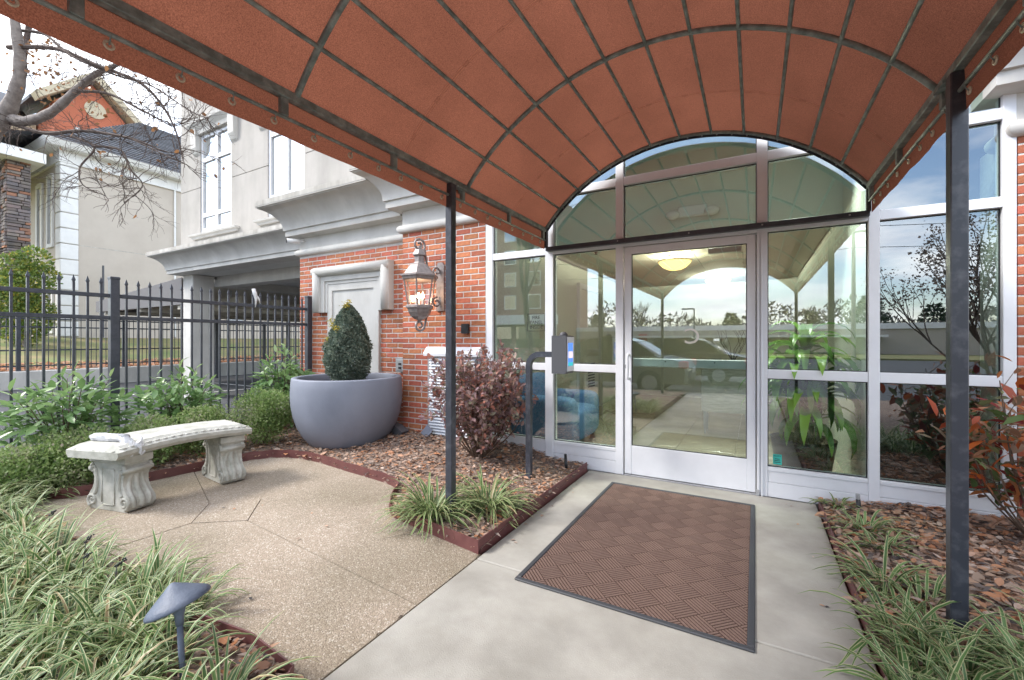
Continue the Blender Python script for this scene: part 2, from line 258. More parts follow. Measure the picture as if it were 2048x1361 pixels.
# ------------------------------------------------------------------ mesh helpers
class MB:
    """collects geometry for ONE mesh object"""
    def __init__(s): s.v = []; s.f = []
    def add(s, vs, fs):
        n = len(s.v); s.v += [tuple(v) for v in vs]; s.f += [tuple(i + n for i in f) for f in fs]; return s
    def box(s, x0, x1, y0, y1, z0, z1):
        return s.add([(x0,y0,z0),(x1,y0,z0),(x1,y1,z0),(x0,y1,z0),(x0,y0,z1),(x1,y0,z1),(x1,y1,z1),(x0,y1,z1)],
                     [(0,3,2,1),(4,5,6,7),(0,1,5,4),(1,2,6,5),(2,3,7,6),(3,0,4,7)])
    def cbox(s, x0, x1, y0, y1, z0, z1, b=0.004):
        """box with its 12 edges chamfered"""
        xs=(x0,x1); ys=(y0,y1); zs=(z0,z1); V=[]; ix={}
        for i in (0,1):
            for j in (0,1):
                for k in (0,1):
                    sx,sy,sz=(1-2*i),(1-2*j),(1-2*k)
                    for a in range(3):
                        p=[xs[i]+sx*b, ys[j]+sy*b, zs[k]+sz*b]; p[a]=(xs[i],ys[j],zs[k])[a]
                        ix[i,j,k,a]=len(V); V.append(tuple(p))
        F=[]
        q=[(0,0),(1,0),(1,1),(0,1)]
        for i in (0,1): F.append([ix[i,a,b_,0] for a,b_ in (q if i else q[::-1])])
        for j in (0,1): F.append([ix[a,j,b_,1] for a,b_ in (q[::-1] if j else q)])
        for k in (0,1): F.append([ix[a,b_,k,2] for a,b_ in (q if k else q[::-1])])
        for j in (0,1):
            for k in (0,1): F.append([ix[0,j,k,1],ix[1,j,k,1],ix[1,j,k,2],ix[0,j,k,2]])
        for i in (0,1):
            for k in (0,1): F.append([ix[i,0,k,0],ix[i,1,k,0],ix[i,1,k,2],ix[i,0,k,2]])
        for i in (0,1):
            for j in (0,1): F.append([ix[i,j,0,0],ix[i,j,1,0],ix[i,j,1,1],ix[i,j,0,1]])
        for i in (0,1):
            for j in (0,1):
                for k in (0,1): F.append([ix[i,j,k,0],ix[i,j,k,1],ix[i,j,k,2]])
        return s.add(V,F)
    def prism(s, pts, z0, z1, axis='z'):
        """extrude a closed 2-D outline between two levels of an axis"""
        n=len(pts)
        def p(u,v,w): return {'z':(u,v,w),'y':(u,w,v),'x':(w,u,v)}[axis]
        V=[p(u,v,z0) for u,v in pts]+[p(u,v,z1) for u,v in pts]
        F=[tuple(range(n))[::-1],tuple(range(n,2*n))]+[(i,(i+1)%n,n+(i+1)%n,n+i) for i in range(n)]
        return s.add(V,F)
    def tube(s, pts, rad, n=8, caps=True, sq=False):
        pts=[Vector(p) for p in pts]; m=len(pts)
        if not hasattr(rad,'__len__'): rad=[rad]*m
        up=None; V=[]
        for i,p in enumerate(pts):
            d=(pts[min(i+1,m-1)]-pts[max(i-1,0)]).normalized()
            if up is None:
                up=Vector((0,0,1)) if abs(d.z)<0.95 else Vector((0,1,0))
            a=d.cross(up).normalized(); b=a.cross(d).normalized(); up=b
            for k in range(n):
                t=2*math.pi*(k+(0.5 if sq else 0))/n; r=rad[i]*(1.41421 if sq and n==4 else 1)
                V.append(p+a*(r*math.cos(t))+b*(r*math.sin(t)))
        F=[]
        for i in range(m-1):
            for k in range(n): F.append((i*n+k,i*n+(k+1)%n,(i+1)*n+(k+1)%n,(i+1)*n+k))
        if caps: F.append(tuple(range(n))[::-1]); F.append(tuple(range((m-1)*n,m*n)))
        return s.add(V,F)
    def lathe(s, prof, n=32, c=(0,0,0), close=True):
        V=[]; F=[]
        for r,z in prof:
            for k in range(n):
                a=2*math.pi*k/n; V.append((c[0]+r*math.cos(a),c[1]+r*math.sin(a),c[2]+z))
        m=len(prof)
        for i in range(m-1):
            for k in range(n): F.append((i*n+k,i*n+(k+1)%n,(i+1)*n+(k+1)%n,(i+1)*n+k))
        if close: F.append(tuple(range(n))[::-1]); F.append(tuple(range((m-1)*n,m*n)))
        return s.add(V,F)
    def sweep(s, path, prof, close_prof=True):
        """mitred sweep of profile (outset,z) along a plan polyline; outward is the right-hand side of travel"""
        P=[Vector((a,b)) for a,b in path]; m=len(P); n=len(prof); V=[]
        for i in range(m):
            d0=(P[i]-P[i-1]).normalized() if i else None; d1=(P[i+1]-P[i]).normalized() if i<m-1 else None
            if d0 is None: d0=d1
            if d1 is None: d1=d0
            n0=Vector((d0.y,-d0.x)); n1=Vector((d1.y,-d1.x)); k=(n0+n1); k=k/(1+n0.dot(n1))
            for o,z in prof: V.append((P[i].x+k.x*o,P[i].y+k.y*o,z))
        F=[]
        for i in range(m-1):
            for j in range(n if close_prof else n-1):
                a=i*n+j; b=i*n+(j+1)%n; F.append((a,a+n,b+n,b))
        if close_prof: F.append(tuple(range(n))); F.append(tuple(range((m-1)*n,m*n))[::-1])
        return s.add(V,F)
    def sphere(s, c, r, nu=12, nv=8, sc=(1,1,1)):
        V=[];F=[]
        for i in range(nv+1):
            th=math.pi*i/nv
            for k in range(nu):
                a=2*math.pi*k/nu; V.append((c[0]+r*sc[0]*math.sin(th)*math.cos(a),c[1]+r*sc[1]*math.sin(th)*math.sin(a),c[2]+r*sc[2]*math.cos(th)))
        for i in range(nv):
            for k in range(nu): F.append((i*nu+k,(i+1)*nu+k,(i+1)*nu+(k+1)%nu,i*nu+(k+1)%nu))
        return s.add(V,F)
    def soft(s, x0,x1,y0,y1,z0,z1,e=0.32,nu=28,nv=18):
        """rounded upholstery block (superellipsoid)"""
        c=((x0+x1)/2,(y0+y1)/2,(z0+z1)/2); h=((x1-x0)/2,(y1-y0)/2,(z1-z0)/2)
        pw=lambda v: math.copysign(abs(v)**e,v); V=[];F=[]
        for i in range(nv+1):
            ph=-math.pi/2+math.pi*i/nv
            for k in range(nu):
                a=2*math.pi*k/nu; V.append((c[0]+h[0]*pw(math.cos(ph))*pw(math.cos(a)),c[1]+h[1]*pw(math.cos(ph))*pw(math.sin(a)),c[2]+h[2]*pw(math.sin(ph))))
        for i in range(nv):
            for k in range(nu): F.append((i*nu+k,i*nu+(k+1)%nu,(i+1)*nu+(k+1)%nu,(i+1)*nu+k))
        return s.add(V,F)
    def xf(s, mtx):
        s.v=[tuple(mtx@Vector(v)) for v in s.v]; return s
    def mesh(s, name='m', smooth=False):
        me=bpy.data.meshes.new(name); me.from_pydata(s.v,[],s.f); me.update()
        if smooth: me.shade_smooth()
        return me
def link(name, me, m=None, parent=None):
    o=bpy.data.objects.new(name,me); col.objects.link(o)
    if m is not None and me is not None and not me.materials: me.materials.append(M[m] if isinstance(m,str) else m)
    if parent is not None: o.parent=parent
    return o
def put(name, mb, m, parent=None, smooth=False, ang=None):
    me=mb.mesh(name,smooth or ang is not None)
    o=link(name,me,m,parent)
    if ang is not None:
        try: me.set_sharp_from_angle(angle=R(ang))
        except Exception: pass
    # keep the object's origin local for parts built in world coordinates
    if parent is not None: o.matrix_parent_inverse=parent.matrix_basis.inverted()
    return o
def tag(o, label=None, cat=None, group=None, kind=None):
    if label: o['label']=label
    if cat: o['category']=cat
    if group: o['group']=group
    if kind: o['kind']=kind
    return o
def thing(name, label, cat, loc=(0,0,0), rz=0, group=None):
    o=bpy.data.objects.new(name,None); col.objects.link(o); o.empty_display_size=0.1
    o.location=loc; o.rotation_euler=(0,0,rz)
    return tag(o,label,cat,group)
def structure(name, mb, m, smooth=False, label=None):
    return tag(put(name,mb,m,None,smooth),label,None,None,'structure')
def copy_tree(o, parent=None):
    c=o.copy(); col.objects.link(c); c.parent=parent
    for ch in [k for k in o.children]: copy_tree(ch,c)
    return c
def catmull(pts, n=8):
    P=[Vector(p) for p in pts]; out=[]
    for i in range(len(P)-1):
        a=P[max(i-1,0)];b=P[i];c=P[i+1];d=P[min(i+2,len(P)-1)]
        for k in range(n):
            t=k/n; out.append(0.5*((2*b)+(c-a)*t+(2*a-5*b+4*c-d)*t*t+(3*b-a-3*c+d)*t**3))
    out.append(P[-1]); return out
def np_mesh(name, verts, faces, attrs=None, smooth=False):
    """mesh from numpy: verts (n,3), faces (k,3 or 4), float point attributes"""
    me=bpy.data.meshes.new(name); nv=len(verts); nf,k=faces.shape
    me.vertices.add(nv); me.vertices.foreach_set('co',np.ascontiguousarray(verts,dtype=np.float32).ravel())
    me.loops.add(nf*k); me.loops.foreach_set('vertex_index',np.ascontiguousarray(faces,dtype=np.int32).ravel())
    me.polygons.add(nf); me.polygons.foreach_set('loop_start',np.arange(0,nf*k,k,dtype=np.int32))
    me.update(calc_edges=True)
    for a,v in (attrs or {}).items():
        at=me.attributes.new(a,'FLOAT','POINT'); at.data.foreach_set('value',np.ascontiguousarray(v,dtype=np.float32))
    if smooth: me.shade_smooth()
    me.validate(); return me
def frames(dirs, ups):
    """orthonormal frames: x along dirs, z near ups"""
    d=dirs/np.maximum(np.linalg.norm(dirs,axis=1,keepdims=True),1e-9)
    y=np.cross(ups,d); y/=np.maximum(np.linalg.norm(y,axis=1,keepdims=True),1e-9); z=np.cross(d,y)
    return np.stack([d,y,z],axis=2)
LEAF=(np.array([(0,0,0),(0.30,-0.26,0.05),(0.68,-0.22,0.03),(1,0,-0.05),(0.68,0.22,0.03),(0.30,0.26,0.05),(0.5,0,-0.03)],float),
      np.array([(0,1,6,6),(1,2,6,6),(2,3,6,6),(3,4,6,6),(4,5,6,6),(5,0,6,6)]))
QUADLEAF=(np.array([(0,0,0),(0.5,-0.32,0.06),(1,0,-0.05),(0.5,0.32,0.06)],float), np.array([(0,1,2,3)]))
LANCE=(np.array([(0,0,0),(0.25,-0.12,0.04),(0.62,-0.14,0.03),(1,0,-0.10),(0.62,0.14,0.03),(0.25,0.12,0.04),(0.25,0,0.0),(0.62,0,-0.02)],float),
       np.array([(0,1,6,6),(1,2,7,6),(2,3,7,7),(3,4,7,7),(4,5,6,7),(5,0,6,6)]))
def leaves(name, pos, dirs, ups, size, tone, tmpl=QUADLEAF, width=1.0):
    V,F=tmpl; n=len(pos); k=len(V); fr=frames(dirs,ups)
    sz=np.broadcast_to(np.asarray(size,float),(n,))
    T=V*np.array([1,width,1]); W=np.einsum('nij,kj->nki',fr,T)*sz[:,None,None]+pos[:,None,:]
    faces=(F[None]+(np.arange(n)*k)[:,None,None]).reshape(-1,F.shape[1])
    if F.shape[1]==4:                       # split degenerate quads to triangles
        tri=faces[faces[:,2]==faces[:,3]][:,:3]; q=faces[faces[:,2]!=faces[:,3]]
        faces=np.concatenate([tri,q[:,[0,1,2]],q[:,[0,2,3]]]) if len(q) else tri
    return np_mesh(name,W.reshape(-1,3),faces,{'tone':np.repeat(tone,k)})
def unit(n):
    v=rng.normal(size=(n,3)); return v/np.linalg.norm(v,axis=1,keepdims=True)
def inpoly(px,py,poly):
    ins=np.zeros(px.shape,bool); n=len(poly)
    for i in range(n):
        x0,y0=poly[i];x1,y1=poly[(i+1)%n]
        c=((y0>py)!=(y1>py))
        with np.errstate(divide='ignore',invalid='ignore'): ins^=c&(px<(x1-x0)*(py-y0)/(y1-y0+1e-12)+x0)
    return ins
def polydist(px,py,poly,closed=True):
    d=np.full(px.shape,1e9); n=len(poly)
    for i in range(n if closed else n-1):
        x0,y0=poly[i];x1,y1=poly[(i+1)%n]; ex,ey=x1-x0,y1-y0; L=ex*ex+ey*ey+1e-12
        t=np.clip(((px-x0)*ex+(py-y0)*ey)/L,0,1); d=np.minimum(d,np.hypot(px-x0-t*ex,py-y0-t*ey))
    return d
_txt={}
def text_mesh(s, size, extrude=0.0006):
    """flat lettering as mesh, lying in XY, centred"""
    cu=bpy.data.curves.new('lettering','FONT'); cu.body=s; cu.size=size; cu.align_x='CENTER'; cu.align_y='CENTER'; cu.extrude=extrude; cu.resolution_u=3
    o=bpy.data.objects.new('lettering_tmp',cu); col.objects.link(o)
    dg=bpy.context.evaluated_depsgraph_get(); me=bpy.data.meshes.new_from_object(o.evaluated_get(dg))
    bpy.data.objects.remove(o); return me
# ------------------------------------------------------------------ ground, walks, beds
structure('ground', MB().box(-600,600,-600,600,-0.6,-0.36), 'earth')
WL, WR = -1.385, 0.405                                   # walk edges
walk = thing('walkway', None, None); tag(walk, kind='structure')
for y0, y1 in ((-1.94,-0.0),(-3.9,-1.94),(-5.4,-3.9),(-6.9,-5.4)):
    put('slab', MB().cbox(WL, WR, y0+0.004, y1-0.004, -0.15, 0.0, 0.006), 'concrete', walk)
structure('walkway_base', MB().box(WL+0.01, WR-0.01, -6.89, -0.01, -0.3, -0.02), 'mulch')
# patio of large exposed-aggregate pieces
EDGE_L = [(-5.6,-2.98),(-5.05,-2.86),(-4.72,-2.70),(-4.667,-2.264),(-4.63,-1.805),(-4.58,-1.40),(-4.40,-1.17),(-4.02,-1.085),(-3.32,-1.165),(-2.78,-1.235),(-2.56,-1.34),(-2.43,-1.54),(-2.27,-1.725)]
edge_curve = [(v.x, v.y) for v in catmull([(a,b,0) for a,b in EDGE_L], 6)]
patio_outline = edge_curve + [(-1.39,-1.88),(-1.39,-3.0),(-1.75,-2.985),(-2.35,-3.06),(-3.4,-2.97),(-4.5,-2.95)]
A,B_,C_,D_ = (-3.352,-2.482),(-3.061,-2.271),(-3.384,-1.985),(-3.64,-2.23)
Wp = (-3.36,-2.972); Ep = (-1.39,-2.43); Np = (-3.32,-1.165); NWp=(-4.64,-1.86)
iN = min(range(len(edge_curve)), key=lambda i: math.dist(edge_curve[i],Np)); iW=min(range(len(edge_curve)), key=lambda i: math.dist(edge_curve[i],NWp))
pieces = [[A,B_,C_,D_],
          [B_,Ep,(-1.39,-1.88)]+edge_curve[iN:][::-1]+[C_],
          [D_,C_]+edge_curve[iW:iN+1][::-1],
          [A,D_]+edge_curve[:iW+1][::-1]+[(-4.5,-2.95),Wp],
          [A,Wp,(-2.35,-3.06),(-1.75,-2.985),(-1.39,-3.0),Ep,B_]]
def inset(poly, d):
    P=[Vector(p) for p in poly]; n=len(P)
    ar=sum(P[i].x*P[(i+1)%n].y-P[(i+1)%n].x*P[i].y for i in range(n)); sg=1 if ar>0 else -1; out=[]
    for i in range(n):
        e0=(P[i]-P[i-1]); e1=(P[(i+1)%n]-P[i])
        if e0.length<1e-6 or e1.length<1e-6: continue
        e0.normalize(); e1.normalize(); n0=Vector((-e0.y,e0.x))*sg; n1=Vector((-e1.y,e1.x))*sg
        k=(n0+n1)/max(0.5,1+n0.dot(n1)); out.append((P[i].x+k.x*d,P[i].y+k.y*d))
    return out if ar>0 else out[::-1]
patio = tag(thing('patio', None, None), kind='structure')
for i,pc in enumerate(pieces):
    put('paving_piece', MB().prism(inset(pc,0.003), -0.12, -0.003-0.0015*(i%3)), 'aggregate', patio)
structure('patio_base', MB().prism(inset(patio_outline,0.02), -0.3, -0.022), 'soil')
# planting beds: mulch that rises gently from the edging to the wall
def smooth(a,b,x):
    t=np.clip((x-a)/(b-a),0,1); return t*t*(3-2*t)
lower_outline=[(-1.40,-3.0),(-1.75,-2.985),(-2.35,-3.06),(-3.4,-2.97),(-4.5,-2.95),(-5.6,-2.98)]
def bed_h(x,y):
    x=np.asarray(x,float);y=np.asarray(y,float)
    h=0.045+0.10*smooth(-1.2,0.1,y)*smooth(-1.6,-2.2,np.minimum(x,-1.6-0*x))
    h=np.where(x>0.3,0.035+0.055*smooth(0.4,1.1,x),h)
    ins=inpoly(x,y,patio_outline); d=polydist(x,y,patio_outline)
    h=h*np.where(ins,0,0.55+0.45*smooth(0,0.22,d))
    h=np.where(ins,-0.10*smooth(0,0.05,d)-0.005,h)
    return h
def bed(name,x0,x1,y0,y1,step,label):
    nx=int((x1-x0)/step)+1; ny=int((y1-y0)/step)+1
    X,Y=np.meshgrid(np.linspace(x0,x1,nx),np.linspace(y0,y1,ny)); Z=bed_h(X,Y)+rng.normal(0,0.006,X.shape)
    V=np.stack([X.ravel(),Y.ravel(),Z.ravel()],1); i=np.arange(nx*ny).reshape(ny,nx)
    F=np.stack([i[:-1,:-1].ravel(),i[:-1,1:].ravel(),i[1:,1:].ravel(),i[1:,:-1].ravel()],1)
    me=np_mesh(name,V,F,None,True); o=link(name,me,'mulch'); tag(o,label,None,None,'structure'); return o
bed('mulch_bed',-6.12,WL-0.012,-6.6,0.262,0.045,'brown mulch bed between the patio and the brick wall')
bed('mulch_bed',WR+0.012,4.6,-6.6,0.02,0.05,'brown mulch bed right of the walkway')
# fallen leaves and bark chips lying on the beds
def litter(name,x0,x1,y0,y1,n,label,keep=None,smin=0.018,smax=0.052,lo=0.28,hi=1.0):
    x=rng.uniform(x0,x1,n);y=rng.uniform(y0,y1,n)
    ok=~inpoly(x,y,patio_outline)
    if keep is not None: ok&=keep(x,y)
    x,y=x[ok],y[ok];n=len(x)
    z=bed_h(x,y)+rng.uniform(0.0,0.022,n)
    a=rng.uniform(0,6.283,n); d=np.stack([np.cos(a),np.sin(a),rng.normal(0,0.22,n)],1)
    up=np.stack([rng.normal(0,0.35,n),rng.normal(0,0.35,n),np.ones(n)],1)
    kind=rng.random(n); tone=np.where(kind<0.42,rng.uniform(0.02,0.62,n),rng.uniform(lo,hi,n))
    big=rng.random(n)<0.10
    # bark chips: narrow; leaves: broad
    ch=kind<0.42
    m1=leaves(name,np.stack([x,y,z],1)[~ch],d[~ch],up[~ch],(rng.uniform(smin,smax,n)*np.where(big,1.7,1))[~ch],tone[~ch],LEAF,1.0)
    m2=leaves(name,np.stack([x,y,z],1)[ch],d[ch],up[ch],rng.uniform(smin*1.1,smax*1.5,n)[ch],tone[ch],QUADLEAF,0.42)
    o=link(name,m1,'litter'); tag(o,label,'leaf litter',None,'stuff')
    o2=link('bark_chips',m2,'litter'); tag(o2,label.replace('fallen leaves','bark chips'),'bark chips',None,'stuff')
litter('fallen_leaves',-5.9,WL-0.02,-3.5,0.2,34000,'dry brown fallen leaves scattered over the bed by the patio', lambda x,y:(y>-3.0)|(x>-2.6))
litter('fallen_leaves',WR+0.02,3.2,-2.4,0.0,20000,'dry orange fallen leaves covering the bed right of the walkway',None,0.02,0.06,0.42,1.0)
# a few strays on the concrete and patio
n=34; xs=np.concatenate([rng.uniform(-4.4,-1.45,16),rng.uniform(WL+0.03,WL+0.10,10),rng.uniform(0.2,0.39,8)]); ys=np.concatenate([rng.uniform(-2.8,-1.3,16),rng.uniform(-1.85,-0.2,10),rng.uniform(-1.9,-0.1,8)])
k=np.ones(n,bool); k[:16]=inpoly(xs[:16],ys[:16],inset(patio_outline,0.06)); xs,ys=xs[k],ys[k]; n=len(xs); a=rng.uniform(0,6.28,n)
me=leaves('stray_leaves',np.stack([xs,ys,np.full(n,0.004)],1),np.stack([np.cos(a),np.sin(a),0*a+0.05],1),np.tile([0.1,0.05,1.0],(n,1)),rng.uniform(0.012,0.034,n),rng.uniform(0,1,n),LEAF)
tag(link('stray_leaves',me,'litter'),'single dry leaves lying on the patio and walkway','leaf litter',None,'stuff')
# steel edging strips
def edging(pts, label, zb=-0.06, h=0.138):
    P=[Vector((a,b)) for a,b in pts]; V=[];F=[];m=len(P)
    for i in range(m):
        d=(P[min(i+1,m-1)]-P[max(i-1,0)]).normalized(); nrm=Vector((-d.y,d.x))*0.0035
        w=0.004*math.sin(i*1.7)
        for o,z in ((nrm,zb),(nrm,zb+h+w),(-nrm,zb+h+w),(-nrm,zb)): V.append((P[i].x+o.x,P[i].y+o.y,z))
    for i in range(m-1):
        for k in range(4): F.append((i*4+k,i*4+(k+1)%4,(i+1)*4+(k+1)%4,(i+1)*4+k))
    F+= [(0,1,2,3)[::-1],tuple(range((m-1)*4,m*4))]
    return tag(put('steel_edging',MB().add(V,F),'edging'),label,'edging','brown steel landscape edging')
edging(edge_curve+[(-1.9,-1.80),(-1.409,-1.887),(-1.402,-1.0),(-1.402,-0.03)],'brown steel edging strip curving behind the bench round to the left post')
edging([(-3.0,-2.985),(-2.35,-3.07),(-1.75,-2.995),(-1.45,-3.02),(-1.402,-3.1),(-1.402,-6.0)],'brown steel edging strip by the tilted path light')
edging([(0.418,-0.03),(0.416,-1.0),(0.418,-2.2),(0.418,-6.0)],'brown steel edging strip along the right side of the walkway',h=0.115)
# parking lot behind the fence, street behind the camera
structure('parking_lot', MB().box(-40,-6.05,-30,40,-0.34,-0.15), 'asphalt')
for i in range(6):
    y=-1.6+i*2.6
    tag(put('parking_line',MB().box(-17.4,-12.6,y-0.05,y+0.05,-0.149,-0.146),'paint_white'),None,None,None,'structure')
tag(put('parking_line',MB().box(-12.65,-12.55,-4,12,-0.145,-0.142),'paint_white'),None,None,None,'structure')
structure('kerb', MB().cbox(-60,60,-7.08,-6.92,-0.3,0.01,0.02), 'concrete')
structure('sidewalk', MB().box(-60,WL-0.02,-6.9,-6.62,-0.3,-0.002), 'concrete')
structure('sidewalk', MB().box(WR+0.02,60,-6.9,-6.62,-0.3,-0.002), 'concrete')
structure('road', MB().box(-60,60,-34,-7.1,-0.3,-0.13), 'asphalt')
structure('far_verge', MB().box(-60,60,-60,-34.02,-0.3,-0.02), 'lawn')
# entrance mat
matt = thing('entrance_mat','brown ribbed basket-weave doormat with black rubber border before the glass door','mat',(-0.545,-1.15,0.0))
X0,X1,Y0,Y1=-1.09,0.0,-2.03,-0.27
b=MB(); bw=0.028
b.cbox(X0,X1,Y0,Y0+bw,0.001,0.011,0.004).cbox(X0,X1,Y1-bw,Y1,0.001,0.011,0.004).cbox(X0,X0+bw,Y0+bw,Y1-bw,0.001,0.011,0.004).cbox(X1-bw,X1,Y0+bw,Y1-bw,0.001,0.011,0.004)
put('border',b,'rubber',matt)
put('backing',MB().box(X0+bw,X1-bw,Y0+bw,Y1-bw,0.001,0.0055),'mat_back',matt)
TS=0.1145; NR=7
def clip_rect(poly,x0,x1,y0,y1):
    for ax,lim,sg in ((0,x0,1),(0,x1,-1),(1,y0,1),(1,y1,-1)):
        out=[]
        for k in range(len(poly)):
            a,b2=poly[k-1],poly[k]; da=(a[ax]-lim)*sg; db=(b2[ax]-lim)*sg
            if (da>=0)!=(db>=0):
                t=da/(da-db); out.append((a[0]+(b2[0]-a[0])*t,a[1]+(b2[1]-a[1])*t))
            if db>=0: out.append(b2)
        poly=out
        if len(poly)<3: return []
    return poly
mx_,my_=(X0+X1)/2,(Y0+Y1)/2; c45=math.sqrt(0.5); ex0,ex1,ey0,ey1=X0+bw+0.001,X1-bw-0.001,Y0+bw+0.001,Y1-bw-0.001
def ribs(cx,cy,flip):
    out=[]
    for k in range(NR):
        p=-TS/2+TS*(k+0.5)/NR; w=TS/NR*0.31; e=TS/2-0.0022
        q=[(p-w,-e),(p+w,-e),(p+w,e),(p-w,e)]
        if flip: q=[(-v,u) for u,v in q]
        out.append([(cx+c45*(u-v),cy+c45*(u+v)) for u,v in q])
    return out
def rib_mesh(polys):
    b=MB()
    for q in polys:
        n=len(q)
        if n<3: continue
        c0=(sum(a for a,_ in q)/n,sum(b2 for _,b2 in q)/n)
        top=[(a+(c0[0]-a)*0.0+ (0.0012 if c0[0]>a else -0.0012), b2+(0.0012 if c0[1]>b2 else -0.0012)) for a,b2 in q]
        V=[(a,b2,0) for a,b2 in q]+[(a,b2,0.0016) for a,b2 in q]+[(a,b2,0.0024) for a,b2 in top]
        F=[tuple(range(2*n,3*n))]
        for lv in (0,1): F+=[(lv*n+k,lv*n+(k+1)%n,(lv+1)*n+(k+1)%n,(lv+1)*n+k) for k in range(n)]
        b.add(V,F)
    me=b.mesh('tile'); me.materials.append(M['carpet']); return me
base_me=[rib_mesh(ribs(0,0,f)) for f in (False,True)]
for i in range(-12,13):
    for j in range(-12,13):
        cx=mx_+c45*TS*(i-j); cy=my_+c45*TS*(i+j); h=c45*TS; f=(i+j)%2
        if cx<ex0-h or cx>ex1+h or cy<ey0-h or cy>ey1+h: continue
        if ex0+h<=cx<=ex1-h and ey0+h<=cy<=ey1-h: me=base_me[f]
        else:
            qs=[clip_rect(q,ex0,ex1,ey0,ey1) for q in ribs(cx,cy,f)]; qs=[[(a-cx,b2-cy) for a,b2 in q] for q in qs if len(q)>2]
            if not qs: continue
            me=rib_mesh(qs)
        o=link('tile',me,None,matt); o.matrix_parent_inverse=matt.matrix_basis.inverted(); o.location=(cx,cy,0.0052)
# ------------------------------------------------------------------ main building
bld = thing('apartment_building','pale stucco building with brick ground floor and deep stone cornice','building',(-3,0.5,0))
CH, BL = 0.0645, 0.2035           # course height, stretcher pitch
_bm={}
def brick_mesh(l):
    k=round(l,3)
    if k not in _bm:
        me=MB().cbox(0,l-0.0125,0,0.05,0,CH-0.0125,0.002).mesh('brick'); me.materials.append(M['brick']); _bm[k]=me
    return _bm[k]
def brick_panel(wall, x0, x1, yf, z0, z1, skip=None, face='y', off=0):
    """running-bond bricks standing 7 mm proud of the mortar face"""
    nc=int((z1-z0)/CH)
    for r in range(nc):
        z=z0+r*CH; x=x0+0.002; first=True
        while x<x1-0.03:
            l=BL if not(first and (r+off)%2) else BL/2
            first=False
            l=min(l,x1-x)
            if l>0.03 and not(skip and skip(x,x+l,z,z+CH)):
                o=link('brick',brick_mesh(l),None,wall); o.matrix_parent_inverse=wall.matrix_basis.inverted()
                j=rnd.uniform(-0.0015,0.0015)
                if face=='y': o.location=(x,yf-0.0045+j,z+0.005)
                else: o.location=(yf+0.0045+j,x,z+0.005); o.rotation_euler=(0,0,R(90))
            x+=l
NX=-4.925                          # niche centre
def niche_skip(a,b_,z,zz): return (a>NX-0.50 and b_<NX+0.50 and z<2.2) or (a>NX-0.74 and b_<NX+0.74 and 1.66<z and zz<2.26)
w1=put('brick_wall',MB().box(-6.13,-3.78,0.258,0.55,-0.2,2.56),'mortar',bld)
brick_panel(w1,-6.13,-3.785,0.258,-0.02,2.54,niche_skip)
w2=put('brick_pier',MB().box(-3.772,-2.568,0.008,0.55,-0.2,2.60),'mortar',bld)
brick_panel(w2,-3.78,-2.562,0.008,-0.02,2.575)
w3=put('brick_pier',MB().box(1.47,3.4,0.008,0.55,-0.2,2.60),'mortar',bld)
brick_panel(w3,1.465,2.6,0.008,-0.02,2.575)
# cornice profile: (outset, height)
def cove(n=12):
    pts=[]
    for i in range(n+1):
        t=i/n; u=0.165+0.245*(t**1.9*0.55+0.45*(1-math.sqrt(max(0,1-t*t)))); pts.append((u,2.93+0.285*t))
    return pts
def roll(z,r,n=8,o=0.0): return [(o+r*math.sin(math.pi*i/n),z-r*math.cos(math.pi*i/n)) for i in range(n+1)]
step=[(0.0,2.80),(0.14,2.82),(0.14,2.90),(0.165,2.905)]
crown=[(0.415,3.225),(0.435,3.23),(0.435,3.315),(-0.15,3.36)]
full=[(-0.15,2.52)]+roll(2.575,0.052)+step+cove()+crown
lower=[(-0.15,2.80)]+step+cove()+crown
def cornice(path, prof, name='cornice'):
    o=put(name,MB().sweep(path,prof),'stone_trim',bld,ang=40); return o
c1=cornice([(-6.13,1.18),(-6.13,0.25),(-3.78,0.25),(-3.78,0.24)],full)
c2=cornice([(-3.78,0.249),(-3.78,0.0),(-2.56,0.0),(-2.56,0.3)],[(o,z+0.02) for o,z in full])
c3=cornice([(1.46,0.3),(1.46,0.0),(3.6,0.0)],[(o,z+0.02) for o,z in full])
c4=cornice([(-12.2,7),(-12.2,1.2),(-6.0,1.2)],lower)
for path,dz in (([(-6.13,1.0),(-6.13,0.25),(-3.79,0.25)],0),([(-12.2,7),(-12.2,1.2),(-6.2,1.2)],0),([(-3.78,0.2),(-3.78,0.0),(-2.56,0.0),(-2.56,0.2)],0.02)):
    put('crown_fascia',MB().sweep(path,[(0.4,3.245+dz),(0.439,3.245+dz),(0.439,3.319+dz),(0.4,3.325+dz)]),'weathered',bld)
# stone niche with an eared surround
ni=put('niche_surround',MB().box(NX-0.43,NX+0.43,0.235,0.26,-0.1,2.10),'stone_trim',bld)
def hood(hw,zt,t,zb,y):          # inverted U
    return MB().prism([(NX-hw,zb),(NX-hw,zt),(NX+hw,zt),(NX+hw,zb),(NX+hw-t,zb),(NX+hw-t,zt-t),(NX-hw+t,zt-t),(NX-hw+t,zb)],y,0.257,'y')
put('outer_moulding',hood(0.755,2.30,0.13,1.645,0.155),'stone_trim',bld,ang=30)
put('middle_moulding',hood(0.625,2.17,0.075,1.645,0.185),'stone_trim',bld)
put('inner_moulding',hood(0.555,2.10,0.05,1.645,0.205),'stone_trim',bld)
put('niche_frame',hood(0.515,2.05,0.095,-0.1,0.215),'stone_trim',bld)
for s_ in (-1,1):
    x=NX+s_*0.69
    put('roll_moulding',MB().tube([(x,0.165,1.648),(x,0.165,2.232)],0.062,10),'stone_trim',bld,smooth=True)
